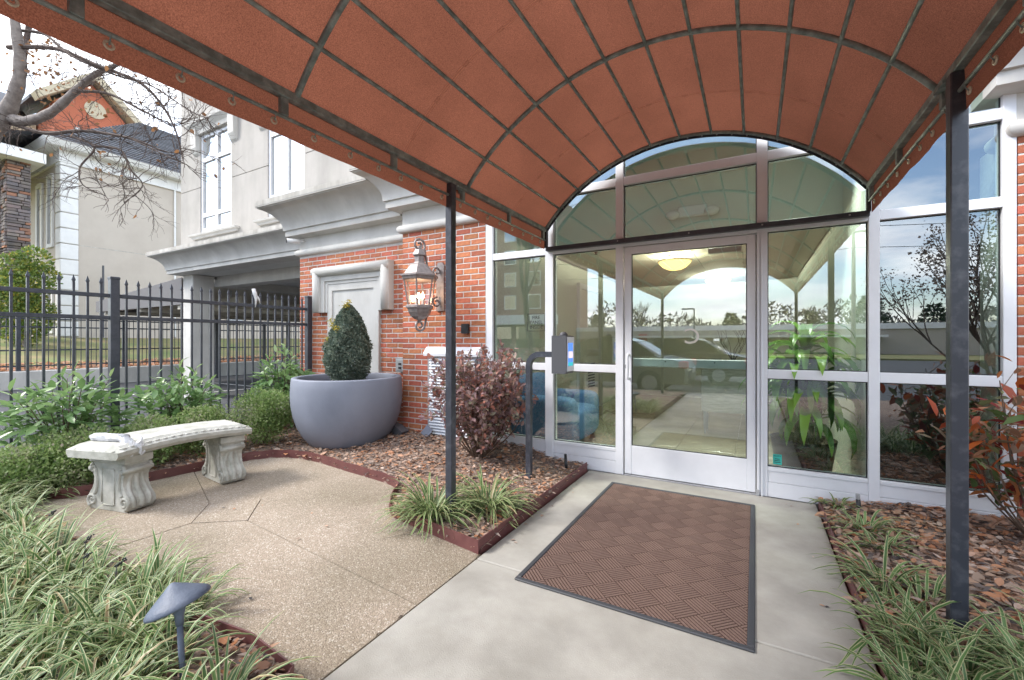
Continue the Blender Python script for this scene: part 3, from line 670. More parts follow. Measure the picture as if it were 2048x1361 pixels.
put('roll_moulding',MB().tube([(NX-0.752,0.165,2.235),(NX+0.752,0.165,2.235)],0.062,10),'stone_trim',bld,smooth=True)
# upper storey with window openings and horizontal control joints
WIN=[(-11.3,-10.0,3.75,6.0),(-8.67,-7.5,3.75,6.0),(-5.9,-4.7,3.75,6.0)]
b=MB(); YW0,YW1=1.30,1.55
xs=[-12.2]+[v for w in WIN for v in w[:2]]+[-2.0]
for z0,z1 in ((3.3,3.75),(3.75,4.792),(4.808,6.0),(6.0,7.6)):
    if z0 in (3.3,6.0): b.box(-12.2,-2.0,YW0,YW1,z0,z1)
    else:
        for i in range(0,len(xs),2): b.box(xs[i],xs[i+1],YW0,YW1,z0,z1)
b.box(-12.19,-11.4,YW0+0.012,YW1,4.79,4.81); b.box(-9.9,-8.8,YW0+0.012,YW1,4.79,4.81); b.box(-7.4,-6,YW0+0.012,YW1,4.79,4.81)
b.box(-12.2,-11.95,YW1,9,3.3,7.6)
put('upper_wall',b,'stucco',bld)
put('upper_wall',MB().box(-2.0,8,0.75,1.0,3.45,7.6),'stucco',bld)
put('roof_deck',MB().box(-12.2,8,1.0,9,7.6,7.75),'slab',bld)
put('back_wall',MB().box(-12.2,8,8.9,9,3.0,7.6),'stucco',bld)
for x0,x1,z0,z1 in WIN:
    fr=MB(); y0,y1=1.325,1.45
    for a,b2,c,d in ((x0,x0+0.07,z0,z1),(x1-0.07,x1,z0,z1),(x0+0.07,x1-0.07,z0,z0+0.09),(x0+0.07,x1-0.07,z1-0.07,z1)): fr.box(a,b2,y0,y1,c,d)
    xm=(x0+x1)/2; fr.box(xm-0.05,xm+0.05,y0+0.002,y1,z0+0.09,z1-0.07)
    for zz in (4.14,5.42):
        fr.box(x0+0.07,xm-0.05,y0+0.004,y1,zz-0.045,zz+0.045); fr.box(xm+0.05,x1-0.07,y0+0.004,y1,zz-0.045,zz+0.045)
    w=put('window',fr,'alu',bld)
    for a,b2 in ((x0+0.06,xm-0.04),(xm+0.04,x1-0.06)):
        for c,d in ((z0+0.08,4.11),(4.17,5.39),(5.45,z1-0.06)): put('pane',MB().box(a,b2,1.362,1.368,c,d),'glass_dark',w)
    put('window_sill',MB().sweep([(x0-0.22,1.31),(x0-0.22,1.30),(x1+0.22,1.30),(x1+0.22,1.31)],[(-0.02,3.60),(0.05,3.60),(0.06,3.64),(0.10,3.66),(0.11,3.70),(-0.02,3.72)]),'stone_trim',bld)
    # hood with side brackets
    put('window_hood',MB().sweep([(x0-0.16,1.31),(x0-0.16,1.30),(x1+0.16,1.30),(x1+0.16,1.31)],[(-0.02,6.02),(0.05,6.02),(0.07,6.10),(0.16,6.22),(0.17,6.30),(-0.02,6.33)]),'stone_trim',bld)
    for s_ in (x0-0.13,x1+0.13):
        put('bracket',MB().prism([(1.305,5.55),(1.26,5.60),(1.21,5.72),(1.19,6.35),(1.305,6.35)],s_-0.11,s_+0.11,'x'),'stone_trim',bld)
# rooms behind the upper windows
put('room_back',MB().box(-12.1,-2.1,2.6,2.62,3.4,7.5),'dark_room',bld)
# drive-through under the building
put('carport_soffit',MB().box(-12.19,-6.0,1.205,1.83,2.815,2.87),'slab',bld)
put('carport_beam',MB().box(-11.65,-6.0,1.83,2.15,2.56,3.0),'stone_trim',bld)
put('carport_beam',MB().box(-12.1,-11.7,2.0,7,2.60,3.0),'stone_trim',bld)
cs=put('carport_ceiling',MB().box(-12.19,-5.6,2.15,9,2.80,2.9),'slab',bld)
for i in range(9): put('ceiling_board',MB().box(-12.0,-5.7,2.2+i*0.74,2.2+i*0.74+0.72,2.785,2.799),'slab',cs)
put('carport_column',MB().cbox(-12.1,-11.65,1.30,1.78,-0.3,2.815,0.015),'stone_trim',bld)
put('carport_column',MB().cbox(-12.1,-11.65,6.6,7.05,-0.3,2.60,0.015),'stone_trim',bld)
put('side_wall',MB().box(-6.12,-5.9,0.56,9,-0.3,2.80),'stucco',bld)
put('wall_core',MB().box(-5.89,-2.6,0.551,0.60,-0.2,3.4),'stucco',bld)
put('wall_core',MB().box(-5.89,-2.0,0.60,1.29,3.0,3.3),'stucco',bld)
put('wall_core',MB().box(3.41,8,0.0,0.3,-0.2,3.4),'stucco',bld)
put('parapet_wall',MB().box(-2.55,8,0.30,0.75,3.42,3.6),'stucco',bld)
# ------------------------------------------------------------------ glazed entrance front
sf = thing('glazed_storefront','white aluminium glazed entrance front with single glass door','storefront',(-0.5,0.05,0))
FD=0.11
MUL=[(-2.56,-2.48),(-1.854,-1.766),(-1.133,-1.062),(0.012,0.087),(0.716,0.781),(1.40,1.462)]
ZT=3.36
for a,b_ in MUL: put('mullion',MB().cbox(a,b_,0.0,FD,0.0,ZT,0.003),'alu',sf)
put('threshold',MB().cbox(-1.06,0.012,0.0,0.12,-0.02,0.008,0.003),'alu_grey',sf)
bays=[(-2.48,-1.854),(-1.766,-1.133),(-1.062,0.012),(0.087,0.716),(0.781,1.40)]
def pane(x0,x1,z0,z1,parent,y=0.045,name='pane'):
    p=put(name,MB().box(x0-0.008,x1+0.008,y,y+0.006,z0-0.008,z1+0.008),'glass',parent)
    g=MB(); w=0.007
    g.box(x0,x1,y-0.008,y-0.001,z0,z0+w).box(x0,x1,y-0.008,y-0.001,z1-w,z1).box(x0,x0+w,y-0.008,y-0.001,z0+w,z1-w).box(x1-w,x1,y-0.008,y-0.001,z0+w,z1-w)
    put('gasket',g,'gasket',parent)
    return p
for i,(a,b_) in enumerate(bays):
    door=i==2
    rails=[(2.105,2.175),(2.675,2.75),(3.29,3.36)]
    if not door: rails=[(0.205,0.235),(0.938,1.010)]+rails
    for z0,z1 in rails: put('rail',MB().cbox(a,b_,0.004,FD-0.004,z0,z1,0.003),'alu',sf)
    if not door:
        put('kick_panel',MB().cbox(a,b_,0.010,FD-0.01,0.118,0.205,0.002),'alu',sf); put('kick_panel',MB().cbox(a,b_,0.006,FD-0.01,0.0,0.115,0.002),'alu',sf)
        pane(a,b_,0.235,0.938,sf); pane(a,b_,1.010,2.105,sf)
    pane(a,b_,2.175,2.675,sf); pane(a,b_,2.75,3.29,sf)
# door leaf
door=put('door',MB().cbox(-1.052,-0.990,0.012,0.062,0.014,2.098,0.003).cbox(-0.058,0.004,0.012,0.062,0.014,2.098,0.003).cbox(-0.990,-0.058,0.014,0.060,0.014,0.275,0.003).cbox(-0.990,-0.058,0.014,0.060,2.032,2.098,0.003),'alu',sf)
pane(-0.990,-0.058,0.275,2.032,door,0.034,'door_glass')
hp=catmull([(-1.022,0.010,0.895),(-1.022,-0.030,0.890),(-1.022,-0.046,0.915),(-1.022,-0.048,1.0),(-1.022,-0.046,1.085),(-1.022,-0.030,1.110),(-1.022,0.010,1.105)],5)
put('pull_handle',MB().tube(hp,0.011,8).xf(Matrix.Translation((0.012,0,0))),'alu',door,smooth=True)
put('lock',MB().tube([(-1.035,0.008,1.0),(-1.035,0.0125,1.0)],0.019,16).tube([(-1.035,0.004,1.0),(-1.035,0.009,1.0)],0.011,12),'alu_grey',door)
pb=put('push_bar',MB().cbox(-0.985,-0.062,0.066,0.105,1.000,1.075,0.006),'alu',door)
put('screw',MB().tube([(-0.70,0.0655,1.05),(-0.70,0.068,1.05)],0.006,8).tube([(-0.30,0.0655,1.05),(-0.30,0.068,1.05)],0.006,8),'gasket',pb)
put('hinge_edge',MB().box(0.0045,0.0115,0.02,0.06,0.02,2.095),'gasket',sf)
put('door_closer',MB().cbox(-0.35,-0.1,0.07,0.12,1.985,2.03,0.005).tube([(-0.15,0.10,2.03),(-0.28,0.28,2.04),(-0.18,0.10,2.09)],0.008,6),'alu_grey',door)
put('jamb_channel',MB().box(0.018,0.030,-0.012,-0.0005,0.0,2.1).box(0.042,0.052,-0.016,-0.0005,0.0,2.1),'alu',sf)
put('hinge',MB().cbox(0.006,0.03,-0.022,-0.0125,0.0,0.05,0.003),'alu_grey',sf); 
# lettering and stickers on the glass
def letters(s,size,x,z,m,parent,y=0.0435,name='lettering',mirror=False):
    o=link(name,text_mesh(s,size),m,parent); o.matrix_parent_inverse=parent.matrix_basis.inverted() if parent else Matrix()
    o.location=(x,y,z); o.rotation_euler=(R(90),0,0); o.scale=(-1 if mirror else 1,1,1); return o
for s,zz in (('FIRE',1.475),('PANEL',1.425),('INSIDE',1.375)): letters(s,0.050,-1.975,zz,'ink',sf)
bm=MB(); x0,x1,z0,z1=-2.075,-1.875,1.335,1.515
for a,b_,c,d in ((x0,x1,z0,z0+0.004),(x0,x1,z1-0.004,z1),(x0,x0+0.004,z0+0.004,z1-0.004),(x1-0.004,x1,z0+0.004,z1-0.004)): bm.box(a,b_,0.0425,0.0445,c,d)
put('sign_border',bm,'ink',sf)
stk=put('alarm_sticker',MB().box(0.125,0.185,0.0415,0.0435,0.255,0.335),'sticker',sf); stk['label']='small teal alarm sticker low on the glass'
letters('ALARM',0.015,0.155,0.322,'ink',stk,0.0412)
for i in range(3): put('print_line',MB().box(0.133+0.003*i,0.177-0.003*i,0.0408,0.0414,0.270+i*0.013,0.275+i*0.013),'ink',stk)
letters('C',0.19,-0.475,1.27,'white_ink',door,0.0325,mirror=True)
# ------------------------------------------------------------------ lobby behind the glass
LY=6.2
lf=tag(thing('lobby_floor',None,None),kind='structure')
structure('lobby_floor_base',MB().box(-2.6,3.4,0.115,LY,-0.25,-0.012),'mortar')
tme=MB().cbox(-0.298,0.298,-0.298,0.298,-0.01,0.0,0.002).mesh('floor_tile'); tme.materials.append(M['floor_tile'])
for i in range(6):
    for j in range(10):
        o=link('floor_tile',tme,None,lf); o.location=(-2.29+0.6*i,0.42+0.6*j,0.004)
structure('lobby_wall_left',MB().box(-2.72,-2.60,0.115,LY,-0.2,3.38),'lobby_wall')
structure('lobby_wall_back',MB().box(-2.6,1.2,LY,LY+0.1,-0.2,3.38),'lobby_wall')
structure('lobby_wall_right',MB().box(0.73,0.80,0.115,LY,-0.2,3.38),'lobby_wall')
structure('lobby_bulkhead',MB().box(-2.6,0.73,1.15,1.35,2.44,3.32),'lobby_wall')
structure('lobby_upper_ceiling',MB().box(-2.6,3.4,0.115,1.35,3.32,3.4),'lobby_wall')
cl=tag(thing('lobby_ceiling',None,None),kind='structure')
put('ceiling_backing',MB().box(-2.6,0.73,1.35,LY,2.50,2.6),'lobby_wall',cl)
cme=MB().cbox(-0.297,0.297,-0.297,0.297,0,0.02,0.003).mesh('ceiling_tile'); cme.materials.append(M['ceil_tile'])
for i in range(5):
    for j in range(8):
        o=link('ceiling_tile',cme,None,cl); o.location=(-2.25+0.6*i,1.68+0.6*j,2.455)
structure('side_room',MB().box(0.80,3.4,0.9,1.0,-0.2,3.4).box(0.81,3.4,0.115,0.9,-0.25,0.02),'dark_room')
# interior door with louvre
idr=thing('interior_door','white lobby door with louvred vent seen through the glass','door',(-2.58,3.4,0))
put('leaf',MB().cbox(-2.595,-2.56,2.95,3.95,0.01,2.1,0.003),'white_trim',idr)
put('frame',MB().box(-2.598,-2.545,2.86,2.945,0,2.2).box(-2.598,-2.545,3.955,4.04,0,2.2).box(-2.598,-2.545,2.945,3.955,2.105,2.2),'alu',idr)
vb=put('vent_frame',MB().box(-2.558,-2.548,3.25,3.65,0.38,0.88),'white_trim',idr)
for i in range(9): put('louvre',MB().box(-2.548,-2.540,3.28,3.62,0.41+i*0.05,0.432+i*0.05),'gasket',vb)
# bowl lamp
bl=thing('bowl_ceiling_lamp','lit amber glass bowl lamp on the lobby ceiling','lamp',(-1.0,2.55,2.455),group='lobby bowl lamps')
bl['label']='lit amber glass bowl ceiling lamp seen through the door glass'
put('bowl',MB().lathe([(0.02,-0.215),(0.09,-0.205),(0.15,-0.175),(0.20,-0.13),(0.225,-0.09),(0.215,-0.085),(0.19,-0.125),(0.14,-0.165),(0.02,-0.20)],28,(-1.0,2.55,2.455),False),'bowl',bl,smooth=True)
put('rim',MB().lathe([(0.222,-0.095),(0.232,-0.09),(0.232,-0.08),(0.222,-0.08)],28,(-1.0,2.55,2.455),False),'brass',bl)
put('mount',MB().lathe([(0.09,-0.001),(0.09,-0.02),(0.03,-0.035),(0.02,-0.08),(0.005,-0.08)],20,(-1.0,2.55,2.455)),'brass',bl)
for k in range(3):
    a=k*2.094; put('arm',MB().tube([(-1.0+0.07*math.cos(a),2.55+0.07*math.sin(a),2.435),(-1.0+0.225*math.cos(a),2.55+0.225*math.sin(a),2.370)],0.006,6),'brass',bl)
def lamp(name,loc,e,c,r=0.1,parent=None):
    l=bpy.data.lights.new(name,'POINT'); l.energy=e; l.color=c; l.shadow_soft_size=r
    o=bpy.data.objects.new(name,l); col.objects.link(o); o.location=loc
    if parent: o.parent=parent; o.matrix_parent_inverse=parent.matrix_basis.inverted()
    return o
lamp('bowl_lamp_light',(-1.0,2.55,2.41),95,(1,0.84,0.64),0.05,bl)
bl2=thing('bowl_ceiling_lamp','second amber bowl lamp deeper in the lobby','lamp',(-0.6,4.9,2.455),group='lobby bowl lamps')
for ch in list(bl.children):
    if ch.type=='MESH':
        c=ch.copy(); col.objects.link(c); c.parent=bl2; c.matrix_parent_inverse=bl.matrix_basis.inverted()
lamp('bowl_lamp_light',(-0.6,4.9,2.41),110,(1,0.88,0.72),0.05,bl2)
# recessed downlights in the high ceiling; left and door ones added to brighten lobby
for k,(x,y,lab) in enumerate(((0.34,0.46,'round recessed downlight above the dracaena'),(-1.45,0.62,'added recessed fill light above the left glass'),(-0.55,0.62,'added recessed fill light above the door'))):
    d_=thing('recessed_downlight',lab,'lamp',(x,y,3.32),0,'recessed lobby downlights'); put('trim',MB().lathe([(0.075,0),(0.10,-0.002),(0.10,-0.008),(0.075,-0.006)],20,(x,y,3.319),False),'white_plastic',d_); put('lens',MB().lathe([(0.074,-0.003),(0.001,-0.003)],20,(x,y,3.319)),'bowl',d_)
    lo=lamp('downlight_light',(x,y,3.30),1,(1,0.96,0.90),0.07,d_); sd=bpy.data.lights.new('downlight_light','SPOT'); sd.energy=(95,60,60)[k]; sd.color=(1,0.96,0.90); sd.spot_size=R(62); sd.spot_blend=0.5; sd.shadow_soft_size=0.06; lo.data=sd
# emergency light on the bulkhead
em=thing('emergency_light','twin-head white emergency light on the bulkhead above the door','emergency light',(-0.6,1.15,2.66))
put('housing',MB().cbox(-0.75,-0.45,1.10,1.149,2.60,2.72,0.01),'white_plastic',em)
for x in (-0.80,-0.40):
    put('lamp_head',MB().sphere((x,1.08,2.63),0.065,14,8,(1.2,0.8,0.8)),'white_plastic',em,smooth=True)
sp=thing('sprinkler','small dark ceiling sprinkler behind the left transom glass','sprinkler',(-1.9,1.75,2.45))
put('head',MB().lathe([(0.025,0),(0.025,-0.008),(0.008,-0.015),(0.008,-0.03),(0.02,-0.035),(0.02,-0.038)],12,(-1.9,1.75,2.452)),'gasket',sp)
# blue armchair
ch=thing('blue_armchair','blue upholstered armchair behind the left glass','armchair',(-2.1,0.95,0))
put('seat',MB().soft(-2.44,-1.70,0.60,1.30,0.08,0.46),'blue_fabric',ch,smooth=True)
put('backrest',MB().soft(-2.58,-2.32,0.52,1.38,0.08,0.82),'blue_fabric',ch,smooth=True)
put('arm',MB().soft(-2.45,-1.74,0.46,0.68,0.07,0.60),'blue_fabric',ch,smooth=True)
put('arm',MB().soft(-2.45,-1.74,1.22,1.44,0.07,0.60),'blue_fabric',ch,smooth=True)
for x in (-2.5,-1.8):
    for y in (0.58,1.32): put('leg',MB().box(x-0.025,x+0.025,y-0.025,y+0.025,0.004,0.1),'black_plastic',ch)
# console cabinet with a potted twig arrangement
co=thing('console_cabinet','pale silver console cabinet on thin legs in the lobby','cabinet',(-0.32,2.4,0))
put('body',MB().cbox(-0.62,-0.05,2.25,2.62,0.30,0.86,0.006),'silver_wood',co); put('top',MB().cbox(-0.64,-0.03,2.23,2.64,0.86,0.885,0.004),'silver_wood',co)
for x in (-0.58,-0.09):
    for y in (2.29,2.58): put('leg',MB().tube([(x,y,0.004),(x,y,0.3)],[0.012,0.022],8),'alu_grey',co)
put('knob',MB().sphere((-0.335,2.24,0.6),0.014,8,6),'brass',co)
tw=thing('twig_arrangement','bare twigs in a low mossy pot on the lobby cabinet','plant',(-0.25,2.43,0.885))
put('pot',MB().lathe([(0.08,0.0),(0.11,0.02),(0.12,0.08),(0.11,0.085),(0.10,0.06)],18,(-0.25,2.43,0.885)),'black_plastic',tw)
for k in range(9):
    a=k*0.7; p=Vector((-0.25,2.43,0.95)); pts=[p]
    for j in range(5):
        p=p+Vector((0.05*math.cos(a+0.6*j*rnd.uniform(-1,1)),0.05*math.sin(a),0.085)); pts.append(p)
    put('twig',MB().tube(pts,[0.006,0.005,0.004,0.003,0.003,0.002],5),'twig',tw)
bx=thing('leaflet_holder','small dark leaflet holder beside the twig pot','holder',(-0.48,2.36,0.885))
put('holder_body',MB().cbox(-0.56,-0.42,2.33,2.40,0.885,0.98,0.004),'white_plastic',bx)
# dracaena in a dark pot right behind the glass
dr=thing('dracaena_plant','tall leafy green dracaena in dark pot behind right glass','plant',(0.36,0.50,0))
put('pot',MB().lathe([(0.16,0.004),(0.20,0.12),(0.235,0.34),(0.245,0.40),(0.235,0.40),(0.22,0.36),(0.01,0.35)],26,(0.36,0.50,0)),'black_plastic',dr,smooth=True)
def strap_leaf(L,W,droop):
    V=[];F=[];n=8
    for i in range(n+1):
        t=i/n; w=W*(math.sin(math.pi*min(1,0.12+t*0.88))**0.75)*(1-0.12*t); a=1.15-droop*t
        x=L*sum(math.cos(1.15-droop*(k/n)) for k in range(i))/n; z=L*sum(math.sin(1.15-droop*(k/n)) for k in range(i))/n
        V+=[(x,-w,z+w*0.35),(x,0,z),(x,w,z+w*0.35)]
    for i in range(n):
        for k in (0,1): F.append((i*3+k,i*3+k+1,i*3+k+4,i*3+k+3))
    return V,F
lms=[]
for k in range(6):
    V,F=strap_leaf(rnd.uniform(0.52,0.70),rnd.uniform(0.040,0.054),rnd.uniform(2.3,3.1)); me=MB().add(V,F).mesh('leaf',True)
    at_=me.attributes.new('tone','FLOAT','POINT'); at_.data.foreach_set('value',[rnd.uniform(0,1)]*len(V)); me.materials.append(M['dracaena']); lms.append(me)
for cx,cy,h,nl in ((0.37,0.44,1.16,26),(0.24,0.40,0.98,24),(0.46,0.40,0.90,24),(0.30,0.36,0.84,26),(0.40,0.34,0.70,24)):
    put('cane',MB().tube([(cx,cy,0.34),(cx+0.01,cy,h*0.6),(cx,cy,h)],[0.02,0.018,0.015],8),'stem',dr)
    for k in range(nl):
        o=link('leaf',lms[k%6],None,dr); o.matrix_parent_inverse=dr.matrix_basis.inverted()
        o.location=(cx,cy,h-0.009*k+0.03); o.rotation_euler=(0,0.55-0.035*(nl-k)+0.1*rnd.random(),k*2.4+rnd.uniform(-0.2,0.2)); s_=rnd.uniform(0.75,1.0); o.scale=(s_,s_,s_)
# ------------------------------------------------------------------ entrance canopy
can = thing('entrance_canopy','rust-brown barrel-vault fabric entrance canopy on black steel frame and posts','canopy',(-0.555,-3,0))
CX,HW,ZB,RISE=-0.555,1.262,2.335,0.632
CR=(HW*HW+RISE*RISE)/(2*RISE); CZ=ZB+RISE-CR; A0=math.asin(HW/CR)
def arc(t,r=0.0):                     # t in -1..1
    a=A0*t; return CX+(CR+r)*math.sin(a), CZ+(CR+r)*math.cos(a)
YF,YB=-6.2,-0.06
BOWS=[-0.085,-1.42,-2.76,-4.10,-5.44,-6.18]
# cloth
NA,NYc=48,60; V=[];F=[]
for j in range(NYc+1):
    y=YB+(YF-YB)*j/NYc
    # slight sag between bows
    sag=0
    for k in range(len(BOWS)-1):
        a,b_=BOWS[k],BOWS[k+1]
        if a>=y>=b_: u=(y-a)/(b_-a); sag=0.024*math.sin(math.pi*u)
    for i in range(NA+1):
        t=-1+2*i/NA; pu=(t+1)/2*12; s2=0.005*abs(math.sin(math.pi*pu))*(1-0.7*abs(math.cos(math.pi*((y+1.42)/1.34)))); x,z=arc(t,0.0160-sag*0.25*abs(math.sin(math.pi*pu))-s2); V.append((x,y,z))
for j in range(NYc):
    for i in range(NA): F.append((j*(NA+1)+i,j*(NA+1)+i+1,(j+1)*(NA+1)+i+1,(j+1)*(NA+1)+i))
put('cloth',MB().add(V,F),'fabric',can,smooth=True)
for y in (-0.72,-2.05,-3.4,-4.75):
    V=[];F=[]
    for i in range(NA+1):
        x,z=arc(-1+2*i/NA,0.0065); V+=[(x,y,z),(x,y-0.0025,z),(x,y-0.016,z),(x,y-0.0185,z)]
    for i in range(NA): F.append((i*4,i*4+1,i*4+5,i*4+4)); F.append((i*4+2,i*4+3,i*4+7,i*4+6))
    put('seam',MB().add(V,F),'seam',can)
for s_ in (-1,1):                     # hanging side valances
    x=CX+s_*(HW+0.012); V=[];F=[];n=90
    for j in range(n+1):
        y=YB+(YF-YB)*j/n; w=0.0025*math.sin(j*0.9)+0.0015*math.sin(j*2.3)
        for k,(zz,o) in enumerate(((ZB+0.035,0),(ZB-0.05,0.002),(ZB-0.11,0.004+w*0.3),(ZB-0.185+0.0015*math.sin(j*1.1),0.004+w))): V.append((x+s_*o,y,zz))
    for j in range(n):
        for k in range(3): F.append((j*4+k,j*4+k+1,(j+1)*4+k+1,(j+1)*4+k))
    put('valance',MB().add(V,F),'fabric',can,smooth=True)
V=[];F=[]                              # front valance
for i in range(NA+1):
    x,z=arc(-1+2*i/NA,0.014); V+=[(x,YF-0.005,z),(x,YF-0.01,z-0.20)]
for i in range(NA): F.append((i*2,i*2+1,i*2+3,i*2+2))
put('front_valance',MB().add(V,F),'fabric',can,smooth=True)
# bows
for y in BOWS:
    pts=[(arc(-1+2*i/28)[0],y,arc(-1+2*i/28)[1]) for i in range(29)]
    put('bow',MB().tube(pts,0.0145,8),'frame_metal',can,smooth=True)
# purlins
for k in range(1,12):
    x,z=arc(-1+2*k/12,-0.003); put('purlin',MB().tube([(x,YB-0.03,z),(x,-2,z),(x,-4,z),(x,YF+0.03,z)],0.0105,8),'frame_metal',can,smooth=True)
for s_ in (-1,1):
    x=CX+s_*HW
    put('side_beam',MB().cbox(x-0.019,x+0.019,YF+0.02,YB-0.03,ZB-0.022,ZB+0.016,0.003),'frame_metal',can)
    put('lacing_rod',MB().tube([(x,YF+0.02,ZB-0.105),(x,YB-0.02,ZB-0.105)],0.0085,8),'frame_metal',can,smooth=True)
    y=YB-0.07
    while y>YF+0.1:
        put('drop_strut',MB().cbox(x-0.013,x+0.013,y-0.017,y+0.017,ZB-0.100,ZB-0.021,0.002),'frame_metal',can); y-=0.672
    y=YB-0.12; g=MB().lathe([(0.0075,-0.001),(0.010,-0.0035),(0.014,-0.0035),(0.016,-0.001),(0.016,0.001),(0.014,0.0035),(0.010,0.0035),(0.0075,0.001)],12,(0,0,0),False).xf(Matrix.Rotation(R(90),4,'Y')).mesh('grommet',True); g.materials.append(M['brass'])
    tm=MB().tube([(0,0,0),(-s_*0.008,0,0.012),(-s_*0.012,0,0.028),(-s_*0.005,0,0.036)],0.0022,5).mesh('tie'); tm.materials.append(M['frame_metal'])
    while y>YF+0.1:
        o=link('grommet',g,None,can); o.matrix_parent_inverse=can.matrix_basis.inverted(); o.location=(CX+s_*(HW+0.008),y,ZB-0.137)
        o=link('tie',tm,None,can); o.matrix_parent_inverse=can.matrix_basis.inverted(); o.location=(CX+s_*(HW+0.006),y,ZB-0.137); y-=0.192+0.02*math.sin(y*7)
    for y in (-1.61,-6.10):
        pw=0.027
        xi=x-s_*0.0; p=put('post',MB().cbox(xi-pw,xi+pw,y-pw,y+pw,-0.1,ZB-0.024,0.004),'post_metal',can)
        put('base_plate',MB().cbox(xi-0.06,xi+0.06,y-0.06,y+0.06,-0.02,0.012,0.003),'post_metal',p)
        put('cap_bracket',MB().box(xi-0.034,xi+0.034,y+0.034,y+0.14,ZB-0.034,ZB-0.0225).tube([(xi,y+0.10,ZB-0.06),(xi,y+0.10,ZB+0.01)],0.009,6),'frame_metal',p)
# wall end: bolted arch plate and horizontal angle
pts=[(arc(-1+2*i/28,-0.005)[0],-0.064,arc(-1+2*i/28,-0.005)[1]) for i in range(29)]
V=[];F=[]
for x,y,z in pts: pass
for i in range(29):
    xo,zo=arc(-1+2*i/28,0.006); xi,zi=arc(-1+2*i/28,-0.024); V+=[(xo,-0.062,zo),(xi,-0.062,zi),(xi,-0.056,zi),(xo,-0.056,zo)]
for i in range(28):
    for k in range(4): F.append((i*4+k,i*4+(k+1)%4,(i+1)*4+(k+1)%4,(i+1)*4+k))
put('wall_flange',MB().add(V,F),'black_metal',can)
sm=MB().sphere((0,0,0),0.0065,8,5,(1,0.5,1)).mesh('bolt',True); sm.materials.append(M['galv'])
for i in range(26):
    x,z=arc(-0.97+1.94*i/25,-0.010); o=link('bolt',sm,None,can); o.matrix_parent_inverse=can.matrix_basis.inverted(); o.location=(x,-0.064,z)
put('wall_angle',MB().cbox(CX-HW-0.01,CX+HW+0.01,-0.05,-0.002,2.132,2.172,0.002),'black_metal',can)
for x in (-1.10,-0.49,0.05,0.6):
    o=link('bolt',sm,None,can); o.matrix_parent_inverse=can.matrix_basis.inverted(); o.location=(x,-0.052,2.152)
for s_ in (-1,1):
    put('end_plate',MB().box(CX+s_*HW-0.012,CX+s_*HW+0.012,-0.07,-0.03,2.16,2.36),'black_metal',can)
# ------------------------------------------------------------------ fence beside the parking lot
def picket_mesh(w,z0,z1):
    b=MB().box(-w,w,-w,w,z0,z1-0.075); k=w*1.55
    b.add([(-k,-k*0.5,z1-0.055),(k,-k*0.5,z1-0.055),(k,k*0.5,z1-0.055),(-k,k*0.5,z1-0.055),(0,0,z1),(-w*0.8,-w*0.5,z1-0.078),(w*0.8,-w*0.5,z1-0.078),(w*0.8,w*0.5,z1-0.078),(-w*0.8,w*0.5,z1-0.078)],
          [(0,1,4),(1,2,4),(2,3,4),(3,0,4),(5,6,1,0),(6,7,2,1),(7,8,3,2),(8,5,0,3),(8,7,6,5)])
    return b
def fence(name,label,p0,p1,posts,pick,z0,z1,rails,pw,bw,rw,group=None,mesh_cache={}):
    """posts / pickets given by distance along p0->p1"""
    a=Vector(p0);b_=Vector(p1);d=(b_-a).normalized();ang=math.atan2(d.y,d.x)
    t=thing(name,label,'fence',(p0[0],p0[1],z0),ang,group)
    L=(b_-a).length
    for z in rails: put('rail',MB().cbox(0,L,-rw,rw,z-z0-rw*1.25,z-z0+rw*1.25,0.003),'black_metal',None).parent=t
    key=(round(bw,4),z0,z1)
    pm=picket_mesh(bw,0.05,z1-z0).mesh('picket'); pm.materials.append(M['black_metal'])
    for s in pick: o=link('picket',pm,None,t); o.location=(s,0,0)
    qm=MB().cbox(-pw,pw,-pw,pw,-0.15,z1-z0-0.01,0.004).cbox(-pw-0.004,pw+0.004,-pw-0.004,pw+0.004,z1-z0-0.02,z1-z0+0.01,0.006).mesh('post'); qm.materials.append(M['black_metal'])
    for s in posts: o=link('post',qm,None,t); o.location=(s,0,0)
    return t
FX=-5.87
s0=-2.06; sp=0.1032
pk=[s0+4.5-sp*i for i in range(1,24)]+[s0+4.5+sp*i for i in range(1,22)]
fence('picket_fence','near black steel picket fence with spear tops behind the laurel shrubs',(FX,-4.5),(FX,0.21),[s0+4.5-2.4,s0+4.5,0.215+4.5],pk,0.05,1.895,[1.705,1.475,0.18],0.038,0.0095,0.016)
rg=thing('hanging_rag','white rag caught on the fence top near the brick wall','rag',(FX,-0.6,1.8))
pts=[(FX+0.02,-0.62,1.93),(FX+0.025,-0.60,1.86),(FX+0.02,-0.585,1.78),(FX+0.03,-0.60,1.68)]
put('cloth',MB().tube(pts,[0.022,0.026,0.016,0.006],6).tube([(FX+0.02,-0.61,1.88),(FX+0.02,-0.55,1.80),(FX+0.02,-0.53,1.74)],[0.016,0.014,0.006],6),'white_plastic',rg,smooth=True)
# far fence on a low retaining wall across the lot
tag(put('retaining_wall',MB().cbox(-18.3,-18.0,-14,30,-0.4,0.36,0.02),'stone_trim'),'low pale retaining wall across the parking lot','wall')
fence('picket_fence','far black picket fence standing on the low retaining wall',(-18.15,-10),(-18.15,22),[0.5+2.35*i for i in range(14)],[0.22*0+0.118*i for i in range(1,270)],0.36,2.02,[1.86,1.62,0.95,0.50],0.045,0.0085,0.016)
# ------------------------------------------------------------------ stone bench
be=thing('stone_bench','weathered concrete garden bench with scroll-carved legs on the patio','bench',(-4.19,-2.2,0))
